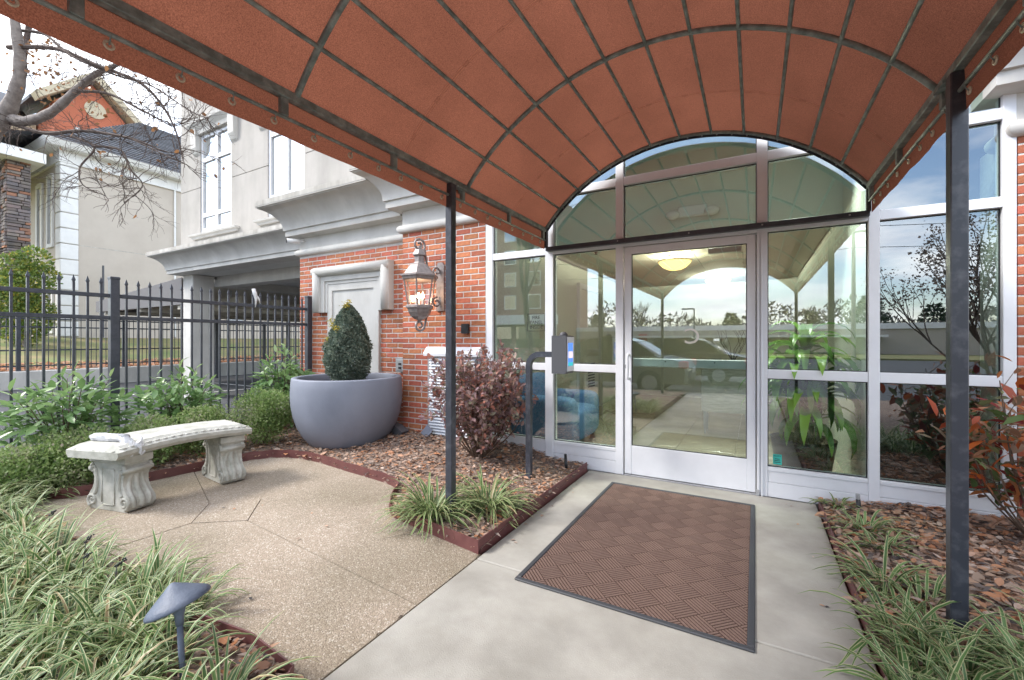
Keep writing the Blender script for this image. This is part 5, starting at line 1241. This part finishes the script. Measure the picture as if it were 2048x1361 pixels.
laurel(-5.52,-1.62,0.36,1.04,'glossy laurel shrub in the middle of the fence',17,17,0.155)
laurel(-5.38,-0.52,0.30,1.12,'glossy upright laurel shrub left of the grey planter',16,18,0.145)
# burgundy shrub
def twiggy(name,label,x,y,z,r,h,n,leaf,m,size,ns=26,cat='shrub',group=None,tmpl=LEAF,single=False,width=1.0,tone=(0,1)):
    t=thing(name,label,cat,(x,y,z),0,group); b=MB(); tips=[]
    for i in range(ns):
        a=rnd.uniform(0,6.28); rr=r*math.sqrt(rnd.random()); hh=h*rnd.uniform(0.55,1.0)*(1-0.25*(rr/r)**2)
        p=Vector((0.05*math.cos(a),0.05*math.sin(a),0)); q=Vector((rr*math.cos(a),rr*math.sin(a),hh)); mid=p.lerp(q,0.5)+Vector((rr*0.15*math.cos(a),rr*0.15*math.sin(a),-0.02))
        C=catmull([p,mid,q],6); b.tube(C,[0.006-0.0003*j for j in range(len(C))],5)
        tips+=C[4:]
        for _ in range(4):
            s=C[rnd.randint(5,len(C)-2)]; e=s+Vector((rnd.uniform(-1,1),rnd.uniform(-1,1),rnd.uniform(0.1,0.9))).normalized()*rnd.uniform(0.08,0.22)*h; b.tube([s,e],[0.003,0.0015],4); tips+=[s.lerp(e,f) for f in (0.25,0.5,0.75,1,1)]
    link('stems',b.mesh('stems'),'stem',t)
    T=np.array([tuple(v) for v in tips]); T=T[T[:,2]>0.12*h]
    idx=rng.integers(0,len(T),n); P=T[idx]+rng.normal(0,0.016,(n,3)); d=unit(n)+np.array([0,0,0.35])+P*np.array([0.6,0.6,0]); up=unit(n)*0.7+[0,0,1]
    tn=np.clip(rng.uniform(tone[0],tone[1],n),0,1)
    if single:
        ms=[]
        for k in range(10):
            me=leaves('leaf',np.zeros((1,3)),np.array([[1.0,0,0]]),np.array([[0,0,1.0]]),1.0,np.array([k/9.0]),tmpl,width); me.materials.append(M[m]); ms.append(me)
        for i in range(n):
            o=link('leaf',ms[min(9,int(tn[i]*10))],None,t); s_=size*rnd.uniform(0.7,1.3)
            o.matrix_basis=Matrix.Translation(P[i])@Vector(d[i]).to_track_quat('X','Z').to_matrix().to_4x4()@Matrix.Rotation(rnd.uniform(-.7,.7),4,'X')@Matrix.Diagonal((s_,s_,s_,1))
        n2=420; i2=rng.integers(0,len(T),n2); o=link('foliage',leaves('foliage',T[i2]+rng.normal(0,0.02,(n2,3)),unit(n2)+[0,0,0.3],unit(n2)*0.7+[0,0,1],size*0.8*rng.uniform(0.6,1.1,n2),rng.random(n2),tmpl,width),m,t); o['kind']='stuff'
    else:
        o=link('foliage',leaves('foliage',P,d,up,size*rng.uniform(0.7,1.3,n),tn,tmpl,width),m,t); o['kind']='stuff'
    return t
twiggy('burgundy_shrub','purple-brown burgundy-leaved shrub between the left post and the intercom',-2.36,-0.44,0.09,0.50,1.14,6200,None,'burgundy',0.052,64)
twiggy('rust_leaved_shrub','shrub with rust-orange and green leaves at the right picture edge',1.44,-0.42,0.08,0.44,1.08,295,None,'orange_leaf',0.105,24,single=True,tmpl=LANCE,width=1.5)
twiggy('azalea_shrub','dark green and orange azalea mirrored in the right glass',1.80,-1.35,0.08,0.45,0.95,1500,None,'orange_leaf',0.05,26,tone=(0,0.6))
# crape myrtle with brown seed heads, right of the camera, seen mirrored in the glass
def branching(b,p,d,L,r,depth,tips,spread=0.55,lift=0.06,seg=4,wig=0.16):
    pts=[p]; dd=d.normalized()
    for i in range(seg):
        dd=(dd+Vector((rnd.uniform(-1,1),rnd.uniform(-1,1),rnd.uniform(-0.8,1)))*wig+Vector((0,0,lift))).normalized(); pts.append(pts[-1]+dd*(L/seg))
    n=7 if r>0.03 else 5 if r>0.008 else 3
    b.tube(pts,[r*(1-0.4*i/seg) for i in range(seg+1)],n,caps=False)
    if depth==0: tips.append(pts[-1]); tips.append(pts[-2]); return
    for k in range(2 if depth>2 else 3):
        i=rnd.randint(2,seg); nd=(dd+Vector((rnd.uniform(-1,1),rnd.uniform(-1,1),rnd.uniform(-0.6,0.9)))*spread).normalized()
        branching(b,pts[i],nd,L*rnd.uniform(0.62,0.82),r*0.58,depth-1,tips,spread,lift,seg,wig)
    branching(b,pts[-1],dd,L*0.75,r*0.6,depth-1,tips,spread,lift,seg,wig)
cm=thing('crape_myrtle','small bare multi-stem tree with brown seed heads mirrored in the right glass','tree',(2.7,-3.3,0.06)); b=MB(); tips=[]
for k in range(5):
    a=k*1.26; branching(b,Vector((0.05*math.cos(a),0.05*math.sin(a),0)),Vector((0.35*math.cos(a),0.35*math.sin(a),1)),1.15,0.028,3,tips,0.6)
link('trunk',b.mesh('trunk'),'twig',cm)
T=np.array([tuple(v) for v in tips]); n=6500; P=T[rng.integers(0,len(T),n)]+rng.normal(0,0.05,(n,3))
o=link('seed_heads',leaves('seed_heads',P,unit(n),unit(n),0.035*rng.uniform(0.6,1.2,n),rng.uniform(0,0.3,n),QUADLEAF,1.4),'litter',cm); o['kind']='stuff'
# ------------------------------------------------------------------ bare street tree, upper left
LIMBS={'a':[(-10.34,-2.68,-0.20),(-10.27,-2.64,1.81),(-9.96,-2.47,3.38),(-9.37,-2.25,4.09),(-8.98,-2.15,4.46),(-8.71,-2.11,4.91),(-8.62,-2.18,5.52),(-8.71,-2.23,6.32)],
'b':[(-8.95,-2.13,4.5),(-8.96,-2.02,5.25),(-9.02,-1.94,5.95),(-9.11,-1.88,6.61)],
'c':[(-9.78,-2.36,3.74),(-9.25,-2.19,4.33),(-8.8,-2.05,4.26),(-8.36,-1.91,4.33),(-7.92,-1.78,4.57),(-7.56,-1.7,4.72),(-7.15,-1.58,4.81)],
'd':[(-9.18,-2.14,4.31),(-8.41,-1.95,4.05),(-7.7,-1.77,3.99),(-6.91,-1.56,3.8),(-6.44,-1.42,3.6)],
'e':[(-8.86,-2.19,5.22),(-8.02,-1.95,5.07),(-7.24,-1.75,4.71),(-6.7,-1.56,4.46),(-6.33,-1.47,4.14),(-6.06,-1.43,3.77),(-5.98,-1.39,3.46)],
'f':[(-7.92,-1.78,4.57),(-7.28,-1.66,4.42),(-6.7,-1.56,4.13),(-6.32,-1.46,3.92),(-6.08,-1.45,3.79)],
'g':[(-7.98,-1.82,3.97),(-7.43,-1.74,3.73),(-7.59,-1.83,3.47),(-7.43,-1.85,3.21),(-7.18,-1.71,3.07)],
'h':[(-7.45,-1.75,3.74),(-7.01,-1.62,3.65),(-6.77,-1.6,3.36),(-6.64,-1.53,3.16),(-6.84,-1.64,2.95)],
'i':[(-8.74,-2.13,5.45),(-8.27,-1.98,5.32),(-7.71,-1.89,4.92),(-7.07,-1.65,4.6),(-6.56,-1.48,4.41),(-5.89,-1.34,3.98),(-5.6,-1.28,3.85)],
'j':[(-6.91,-1.56,3.8),(-6.28,-1.44,3.5),(-5.93,-1.36,3.34)]}
RAD={'a':(0.15,0.035),'b':(0.05,0.022),'c':(0.085,0.024),'d':(0.030,0.010),'e':(0.030,0.006),'f':(0.020,0.006),'g':(0.014,0.005),'h':(0.014,0.005),'i':(0.02,0.005),'j':(0.010,0.004)}
tr=thing('bare_tree','leafless grey-barked tree with dangling dry leaves at upper left','tree',(-10.34,-2.68,-0.2))
tb=MB(); wb=MB(); tips=[]
for k,pts in LIMBS.items():
    C=catmull(pts,6); r0,r1=RAD[k]; rr=[r0+(r1-r0)*i/(len(C)-1) for i in range(len(C))]
    rr=[v*(1+0.08*math.sin(i*1.9)) for i,v in enumerate(rr)]
    (tb if r0>0.05 else wb).tube(C,rr,10 if r0>0.05 else 6)
    for i in range(3,len(C)):
        if k in 'ab' and i<len(C)*0.5: continue
        for _ in range(1 if k in 'abc' else 2):
            if rnd.random()<0.5:
                branching(wb,C[i],Vector((rnd.uniform(-0.5,1),rnd.uniform(-0.9,0.9),rnd.uniform(-1,0.8))),rnd.uniform(0.16,0.36),0.0055,1 if rnd.random()<0.5 else 2,tips,0.8,-0.05,6,0.34)
tr_trunk=put('trunk',tb,'bark',tr,smooth=True); put('twigs',wb,'twig',tr)['kind']='stuff'
for rp in range(0): pass
T=np.array([tuple(v) for v in tips]); n=230; cc_=np.array([(-8.2,-1.95,4.75),(-8.35,-1.95,4.6),(-8.0,-1.9,4.85),(-7.5,-1.7,4.3),(-8.7,-2.1,5.2),(-6.0,-1.4,3.4)]); P=np.concatenate([cc_[rng.integers(0,5,150)]+rng.normal(0,0.14,(150,3)),T[rng.integers(0,len(T),80)]])
o=put('dry_leaves',MB(),None,tr) if False else link('dry_leaves',leaves('dry_leaves',P,unit(n)+[0,0,-0.6],unit(n),0.06*rng.uniform(0.6,1.2,n),rng.random(n),LEAF,1.2),'dry_leaf',tr)
o.matrix_parent_inverse=tr.matrix_basis.inverted(); o['kind']='stuff'
# ------------------------------------------------------------------ beyond the lot: slope, neighbour buildings, carport
V=[];F=[];nx,ny=14,24
for i in range(nx+1):
    for j in range(ny+1):
        x=-18.3-9.0*i/nx; y=-16+50*j/ny; t=i/nx; V.append((x,y,0.34+1.05*(3*t*t-2*t**3)+rnd.uniform(-.02,.02)))
for i in range(nx):
    for j in range(ny): F.append((i*(ny+1)+j,i*(ny+1)+j+1,(i+1)*(ny+1)+j+1,(i+1)*(ny+1)+j))
structure('grass_slope',MB().add(V,F),'lawn',True)
n=5200; x=-18.35-2.0*rng.random(n)**2; y=rng.uniform(-3,14,n); a=rng.uniform(0,6.28,n)
tt=(-18.3-x)/9.0; me=leaves('fallen_leaves',np.stack([x,y,0.37+1.05*(3*tt*tt-2*tt**3)+0.02*rng.random(n)],1),np.stack([np.cos(a),np.sin(a),0*a],1),np.tile([0.1,0,1.0],(n,1))+rng.normal(0,0.3,(n,3)),rng.uniform(0.10,0.20,n),rng.uniform(0.6,0.92,n),LEAF)
tag(link('fallen_leaves',me,'litter'),'orange fallen leaves along the far fence on the slope','leaf litter',None,'stuff')
structure('upper_ground',MB().box(-80,-27.29,-40,60,-0.3,1.38),'lawn')
nbd=thing('neighbour_building','beige stucco building with white quoins and grey shingle roof beyond the lot','building',(-26,3.2,1.3))
NXW,NY0=-26.0,2.85; EZ=9.45
put('wall',MB().box(-36,NXW,NY0,30,-0.3,EZ),'beige',nbd)
for z in (5.4,): put('joint',MB().box(NXW,NXW+0.004,NY0+0.5,30,z,z+0.03),'weathered',nbd)
qz=1.4; i=0
while qz<EZ-0.3:
    w=0.52; put('quoin',MB().cbox(NXW-w,NXW+0.07,NY0-0.07,NY0+w,qz,qz+0.64,0.025),'white_trim',nbd); qz+=0.67; i+=1
for (x0,x1,z0,z1) in ((-27.5,-27.05,5.5,8.4),(-28.9,-28.4,5.4,8.2),(-27.5,-27.05,1.7,4.4)):
    w=put('window',MB().box(x0-0.16,x0,NY0-0.07,NY0-0.001,z0-0.16,z1+0.16).box(x1,x1+0.16,NY0-0.07,NY0-0.001,z0-0.16,z1+0.16).box(x0,x1,NY0-0.07,NY0-0.001,z1,z1+0.2).box(x0,x1,NY0-0.07,NY0-0.001,z0-0.16,z0),'white_trim',nbd)
    put('pane',MB().box(x0,x1,NY0-0.02,NY0-0.0015,z0,z1),'glass_dark',w)
for (y0,z0) in ((12.0,2.6),(16.0,2.6),(20.0,2.6)):
    w=put('window',MB().box(NXW+0.001,NXW+0.05,y0-0.1,y0+1.3,z0-0.12,z0+1.6),'white_trim',nbd); put('pane',MB().box(NXW+0.05,NXW+0.056,y0,y0+1.2,z0,z0+1.5),'glass_dark',w)
# dentilled eave, gutter, hipped roof in courses
put('frieze',MB().box(-36.0,NXW+0.10,NY0-0.10,30,EZ-0.55,EZ-0.02),'white_trim',nbd)
put('gutter',MB().sweep([(-36,NY0),(NXW,NY0),(NXW,30)],[(0,EZ-0.05),(0.55,EZ-0.05),(0.62,EZ+0.05),(0.70,EZ+0.2),(0,EZ+0.22)]),'white_trim',nbd)
roof=put('roof',MB().add([(-36.2,NY0-0.6,EZ+0.2),(NXW+0.6,NY0-0.6,EZ+0.2),(NXW+0.6,30,EZ+0.2),(-36.2,30,EZ+0.2),(-31,NY0+4.6,EZ+4.35),(-31,26,EZ+4.35)],[(0,1,4),(1,2,5,4),(2,3,5),(3,0,4,5)]),'shingle',nbd)
for k in range(26):                                    # shingle courses on the visible slope
    u0=k/26; 
    def pt(u,y): return (NXW+0.6+(-31-NXW-0.6)*u, y, EZ+0.2+4.15*u)
    ya=NY0-0.6+5.2*u0; a_=pt(u0,ya); b2=pt(u0,30-4*u0); c2=pt(u0+1/26,30-4*u0); d2=pt(u0+1/26,ya+0.2)
    put('shingle_course',MB().add([(a_[0]+0.03,a_[1],a_[2]+0.05),(b2[0]+0.03,b2[1],b2[2]+0.05),(c2[0],c2[1],c2[2]+0.012),(d2[0],d2[1],d2[2]+0.012),(a_[0],a_[1],a_[2]+0.005),(b2[0],b2[1],b2[2]+0.005)],[(0,1,2,3),(4,5,1,0)]),'shingle',roof)
put('downspout',MB().tube([(NXW+0.06,7.0,1.4),(NXW+0.06,7.0,EZ)],0.05,8),'white_trim',nbd)
put('meter_box',MB().cbox(NXW,NXW+0.2,9.5,10.3,2.2,3.2,0.02),'galv',nbd)
put('vent_pipe',MB().tube([(NXW+0.35,4.1,1.35),(NXW+0.35,4.1,4.6)],0.04,8),'grey_box',nbd)
# stacked ledge-stone porch pillars
def pillar(x0,y0,w,z0,z1,label,single):
    t=thing('stone_pillar',label,'pillar',(x0+w/2,y0+w/2,z0),0,'ledge stone porch pillars')
    put('core',MB().box(x0+0.05,x0+w-0.05,y0+0.05,y0+w-0.05,z0,z1),'soil',t); z=z0; jb=MB()
    while z<z1:
        h=rnd.uniform(0.09,0.15)
        for face in (0,1):
            s=0.0
            while s<w-0.05:
                l=min(w-s,rnd.uniform(0.22,0.5)); o_=rnd.uniform(0.0,0.06)
                bx_=(x0+w-0.08,x0+w+o_,y0+s+0.008,y0+s+l-0.008,z+0.008,z+h-0.008) if face==0 else (x0+s+0.008,x0+s+l-0.008,y0-o_,y0+0.08,z+0.008,z+h-0.008)
                if single: put('stone',MB().cbox(*bx_,0.012),'ledge_rust' if rnd.random()<0.2 else 'ledge',t)
                else: jb.cbox(*bx_,0.012)
                s+=l
        z+=h
    if not single: put('stones',jb,'ledge',t)['kind']='stuff'
    return t
pillar(-26.25,1.19,0.66,1.3,8.3,'dark ledge-stone porch pillar left of the beige wall',True)
pillar(-27.35,0.72,0.66,1.3,8.3,'second ledge-stone pillar at the left picture edge',False)
put('porch_roof',MB().box(-34,-25.0,0.3,NY0-0.71,8.35,8.75),'white_trim',nbd)
put('porch_slope',MB().add([(-34,-0.1,8.76),(-24.7,-0.1,8.76),(-26.4,NY0+0.2,10.4),(-34,NY0+0.2,10.4)],[(0,1,2,3)]),'shingle',nbd)
# taller cream and brick building behind
tb_=thing('gabled_building','cream sided building with brick gable end far behind at upper left','building',(-42,6,1.3))
put('wing',MB().box(-50,-41,-4,5.6,1,15.6),'cream',tb_)
put('wing_roof',MB().prism([(-41-0.4,15.5),(-50.4,15.5),(-46,18.6)][::-1],-4.5,5.5,'y'),'shingle',tb_)
w=put('brick_gable',MB().prism([(5.7,1),(9.2,1),(9.2,16.2),(7.45,18.0),(5.7,16.2)],-42,-38,'x'),'brick',tb_)
put('brick_lines',MB().box(-38,-37.996,5.75,9.15,14.0,14.02),'mortar',w)
b=MB()
for s_ in (-1,1):
    b.prism([(7.45,18.75),(7.45,18.15),(7.45+s_*2.5,15.85),(7.45+s_*2.7,16.2)][::(1 if s_>0 else -1)],-38.4 if s_>0 else -38.401,-37.4,'x')
put('gable_trim',b,'cream',tb_); put('oval_vent',MB().lathe([(0.55,0),(0.55,0.06),(0.0,0.06)],20).xf(Matrix.Translation((-38.0,7.6,16.4))@Matrix.Rotation(R(90),4,'Y')),'cream',tb_)
for y,z in ((6.6,14.6),(7.5,14.3)): put('wall_lamp',MB().box(-38,-37.8,y,y+0.2,z,z+0.25),'white_trim',tb_)
put('window',MB().box(-41,-40.9,3.2,4.4,13.2,14.6),'glass_dark',tb_)
put('gable_roof',MB().prism([(7.45,18.76),(4.7,16.15),(4.7,15.95),(7.45,18.5),(10.2,15.95),(10.2,16.15)],-46,-38.41,'x'),'shingle',tb_)
# evergreen by the pillar
ev=thing('evergreen_bush','tall yellow-green evergreen bush in front of the stone pillar','shrub',(-23.6,1.25,1.0))
lob=[(rnd.uniform(-.3,.3),rnd.uniform(-.3,.3),0.5+0.34*k,0.72-0.045*abs(k-3.5)*1.4) for k in range(9)]
P,d,u,s,tn=lobed_foliage(lob,9000,0.11); o=link('foliage',leaves('foliage',P,d,u,s,tn,QUADLEAF,1.0),'yellow_hedge',ev); o['kind']='stuff'
link('trunk',MB().tube([(0,0,0),(0,0,1.5)],[0.1,0.05],8).mesh('trunk'),'bark',ev)
# tapered metal carport across the lot
cp=thing('metal_carport','grey metal carport roof with open framing over the parking bays','carport',(-15,6,-0.15))
x0,x1,y0,y1=-17.7,-12.45,1.45,14.0
put('fascia',MB().prism([(x0,2.10),(x1,2.13),(x1,2.80),(x0,2.42)],y0-0.03,y0,'y'),'canopy_grey',cp)
put('fascia',MB().box(x0-0.03,x0,y0,y1,2.10,2.42),'canopy_grey',cp)
put('roof_deck',MB().add([(x0,y0,2.40),(x1,y0,2.76),(x1,y1,2.76),(x0,y1,2.40)],[(0,1,2,3)]),'canopy_under',cp)
k=0; y=y0+0.25
while y<y1:
    put('purlin',MB().add([(x0,y-0.05,2.12),(x1,y-0.05,2.20),(x1,y+0.05,2.20),(x0,y+0.05,2.12),(x0,y-0.05,2.32),(x1,y-0.05,2.45),(x1,y+0.05,2.45),(x0,y+0.05,2.32)],[(0,3,2,1),(4,5,6,7),(0,1,5,4),(1,2,6,5),(2,3,7,6),(3,0,4,7)]),'canopy_under',cp)
    for x in (-16.9,-15.6,-14.3,-13.0): put('strut',MB().box(x-0.04,x+0.04,y-0.04,y+0.04,2.3,2.52+0.06*(x+17)*0.5),'galv',cp)
    y+=1.15
for x in (-17.2,-14.9,-12.7): put('beam',MB().box(x-0.06,x+0.06,y0+0.02,y1,2.02,2.115),'canopy_under',cp)
for y in (1.75,4.6,7.4,10.2,13.2): put('post',MB().box(-17.26,-17.14,y-0.06,y+0.06,-0.2,2.02),'black_metal',cp)
# ------------------------------------------------------------------ across the street, seen mirrored in the glass
def car(name,label,x,y,rz,paint,cat='car'):
    t=thing(name,label,cat,(x,y,-0.13),rz)
    # side outline (u along length, z) lofted across the width
    body=[(-2.35,0.30),(-2.38,0.62),(-2.25,0.86),(-1.65,0.97),(0.75,0.93),(1.75,0.84),(2.25,0.68),(2.34,0.45),(2.28,0.26)]
    cab=[(-1.75,0.95),(-1.15,1.34),(-0.6,1.45),(0.15,1.43),(0.55,1.30),(1.15,0.92)]
    def loft(out,ws):
        b=MB();n=len(out);V=[];F=[]
        for w,sh in ws:
            for u,z in out: V.append((u*sh,w,z if True else z))
        m=len(ws)
        for i in range(m-1):
            for k in range(n): F.append((i*n+k,i*n+(k+1)%n,(i+1)*n+(k+1)%n,(i+1)*n+k))
        F+=[tuple(range(n))[::-1],tuple(range((m-1)*n,m*n))]; return b.add(V,F)
    link('body',loft(body,((-0.88,0.96),(-0.80,0.99),(0,1.0),(0.80,0.99),(0.88,0.96))).mesh('body'),paint,t)
    link('cabin',loft([(u,z-0.02 if z>1.2 else z) for u,z in cab],((-0.70,0.93),(-0.60,0.98),(0.60,0.98),(0.70,0.93))).mesh('cabin'),'car_glass',t)
    link('roof_panel',loft([(-1.12,1.335),(-0.6,1.46),(0.15,1.44),(0.5,1.315),(0.15,1.42),(-0.6,1.435)],((-0.66,0.97),(0.66,0.97))).mesh('roof_panel'),paint,t)
    for s_ in (-1,1):
        link('tail_light',MB().cbox(-2.36,-2.12,s_*0.82-0.075,s_*0.82+0.075,0.68,0.86,0.03).mesh('tail_light'),'tail',t)
        for u in (-1.45,1.45):
            wh=MB().tube([(u,s_*0.72,0.31),(u,s_*0.90,0.31)],0.31,20).mesh('wheel'); w_=link('wheel',wh,'tyre',t); link('rim',MB().tube([(u,s_*0.90,0.31),(u,s_*0.912,0.31)],0.19,14).mesh('rim'),'galv',w_)
    link('number_plate',MB().box(-2.385,-2.375,-0.26,0.26,0.55,0.68).mesh('number_plate'),'white_plastic',t)
    return t
car('parked_car','grey-green sedan parked at the kerb, mirrored in the door glass',-3.75,-7.95,R(180),'car_paint')
car('parked_car','dark sedan parked farther out, mirrored behind the grey sedan',-2.4,-11.2,R(180),'car_dark')
lb=thing('low_building','long low beige building with flat roof mirrored in the door glass','building',(0,-48,-0.1))
put('wall',MB().box(-30,26,-52,-46,-0.2,2.25),'low_wall',lb); put('roof_band',MB().box(-30.2,26.2,-52.2,-45.8,2.25,2.75),'white_trim',lb); put('canopy_band',MB().box(-14,10,-45.99,-44.2,1.5,1.7),'white_trim',lb)
for i in range(12): put('window',MB().box(-28+i*2.2,-26.6+i*2.2,-45.99,-45.93,0.5,1.4),'glass_dark',lb)
put('red_panel',MB().box(-11.5,-10.6,-45.98,-45.9,0.9,1.9),'tail',lb)
bb=thing('brick_block','tall red brick apartment block mirrored in the left glass','building',(-28,-42,-0.1))
put('wall',MB().box(-44,-19,-50,-38,-0.2,17),'far_brick',bb); put('white_base',MB().box(-44.2,-18,-38.0,-36.5,2.9,3.9),'white_trim',bb)
for i in range(8):
    for j in range(5):
        w=put('window',MB().box(-42.5+i*3,-41.0+i*3,-37.999,-37.93,4.6+j*2.5,6.2+j*2.5),'white_trim',bb); put('pane',MB().box(-42.4+i*3,-41.1+i*3,-37.93,-37.925,4.7+j*2.5,6.1+j*2.5),'glass_dark',w)
for i in range(6): put('shop_pane',MB().box(-43+i*4,-39.6+i*4,-37.999,-37.95,0.4,2.7),'glass_dark',bb)
th2=thing('town_house_row','brick town houses far off mirrored in the right glass','building',(40,-50,0))
put('wall',MB().box(24,60,-56,-48,-0.2,7),'far_brick',th2); put('roof',MB().prism([(-57,7),(-47,7),(-52,10)],23.5,60.5,'x'),'shingle',th2)
for i in range(9):
    for j in range(2): put('window',MB().box(26+i*3.8,27.6+i*3.8,-47.999,-47.95,1.6+j*3,3.4+j*3),'white_trim',th2)
def pine(x,y,h,label):
    t=thing('pine_tree',label,'tree',(x,y,-0.02),0,'pines across the street'); link('trunk',MB().tube([(0,0,0),(0,0,h)],[0.2,0.03],8).mesh('trunk'),'bark',t)
    n=1500; z=rng.random(n); a=rng.uniform(0,6.28,n); lay=np.floor(z*9)/9; r=(1-lay)*h*0.42*rng.random(n)**0.5+0.1
    P=np.stack([r*np.cos(a),r*np.sin(a),h*(0.18+0.80*lay)+0.10*h*rng.random(n)*0.6-0.08*r],1); o=link('crown',leaves('crown',P,np.stack([np.cos(a),np.sin(a),0*a+0.1],1)+rng.normal(0,0.3,(n,3)),np.tile([0,0,1.0],(n,1))+rng.normal(0,.3,(n,3)),h*0.09*rng.uniform(0.6,1.2,n),rng.random(n),QUADLEAF,0.7),'pine',t); o['kind']='stuff'
pine(-2.5,-53.5,4.6,'broad pine left of the mirrored street lamp'); pine(5.5,-54,4.6,'pine in the middle of the mirrored group'); pine(10.5,-54,6.2,'tallest pine of the mirrored group')
pine(16,-56,5.2,'right-hand pine of the mirrored group'); pine(-20,-57,5.0,'pine behind the left end of the mirrored low building')
def bare(x,y,h,label):
    t=thing('far_bare_tree',label,'tree',(x,y,-0.02),0,'bare trees across the street'); b=MB(); tips=[]
    branching(b,Vector((0,0,0)),Vector((0,0,1)),h*0.34,h*0.022,5,tips,0.62,0.05,3); link('trunk',b.mesh('trunk'),'far_twig' if False else 'twig',t)
bare(-13,-55,6,'bare round-headed tree behind the mirrored low building'); bare(-13,-22,12,'big bare tree before the mirrored brick block'); bare(18,-54,5,'bare tree right of the mirrored pines')
tl=thing('tree_line','distant brown wood on the mirrored horizon','trees',(0,-75,0)); 
n=14000; x=rng.uniform(-100,100,n); z=(5.4+1.3*np.sin(x*0.21)+1.0*np.sin(x*0.53+1))*rng.random(n)**0.7
o=link('foliage',leaves('foliage',np.stack([x,rng.normal(0,3,n),z],1),unit(n)+[0,0,0.8],unit(n),rng.uniform(0.5,1.2,n),rng.random(n),QUADLEAF,0.5),'far_twig',tl); o['kind']='stuff'; tl['kind']='stuff'
sl_=thing('street_lamp','tall single-arm street lamp mirrored in the door glass','street lamp',(-5.0,-40,-0.1))
put('pole',MB().tube([(-5.0,-40,-0.1),(-5.0,-40,4.2)],[0.09,0.06],8),'grey_box',sl_); put('lamp_head',MB().cbox(-6.1,-5.0,-40.15,-39.85,4.12,4.25,0.03),'grey_box',sl_)
for y in (-34,):
    for x in (-28,6,40):
        u_=thing('utility_pole',{-28:'wooden utility pole mirrored at the brick block',6:'wooden utility pole mirrored beside the door glass',40:'wooden utility pole mirrored before the town houses'}[x],'pole',(x,y,-0.1),0,'utility poles along the street'); put('pole',MB().tube([(x,y,-0.1),(x,y,9.5)],[0.15,0.1],8),'bark',u_); put('crossarm',MB().box(x-1.0,x+1.0,y-0.06,y+0.06,8.7,8.85),'bark',u_)
    for k,(dx_,z) in enumerate(((-0.9,8.85),(0.9,8.85),(0,7.4))):
        for xa,xb in ((-28,6),(6,40)):
            w_=put('overhead_wire',MB().tube([(xa+(xb-xa)*i/12,y+0.0,z+0.3-0.9*math.sin(math.pi*i/12)) for i in range(13)],0.02,4),'black_plastic'); tag(w_,('upper front','upper back','lower')[k]+' overhead wire mirrored '+('left of' if xa<0 else 'right of')+' the middle pole','wire','overhead wires')
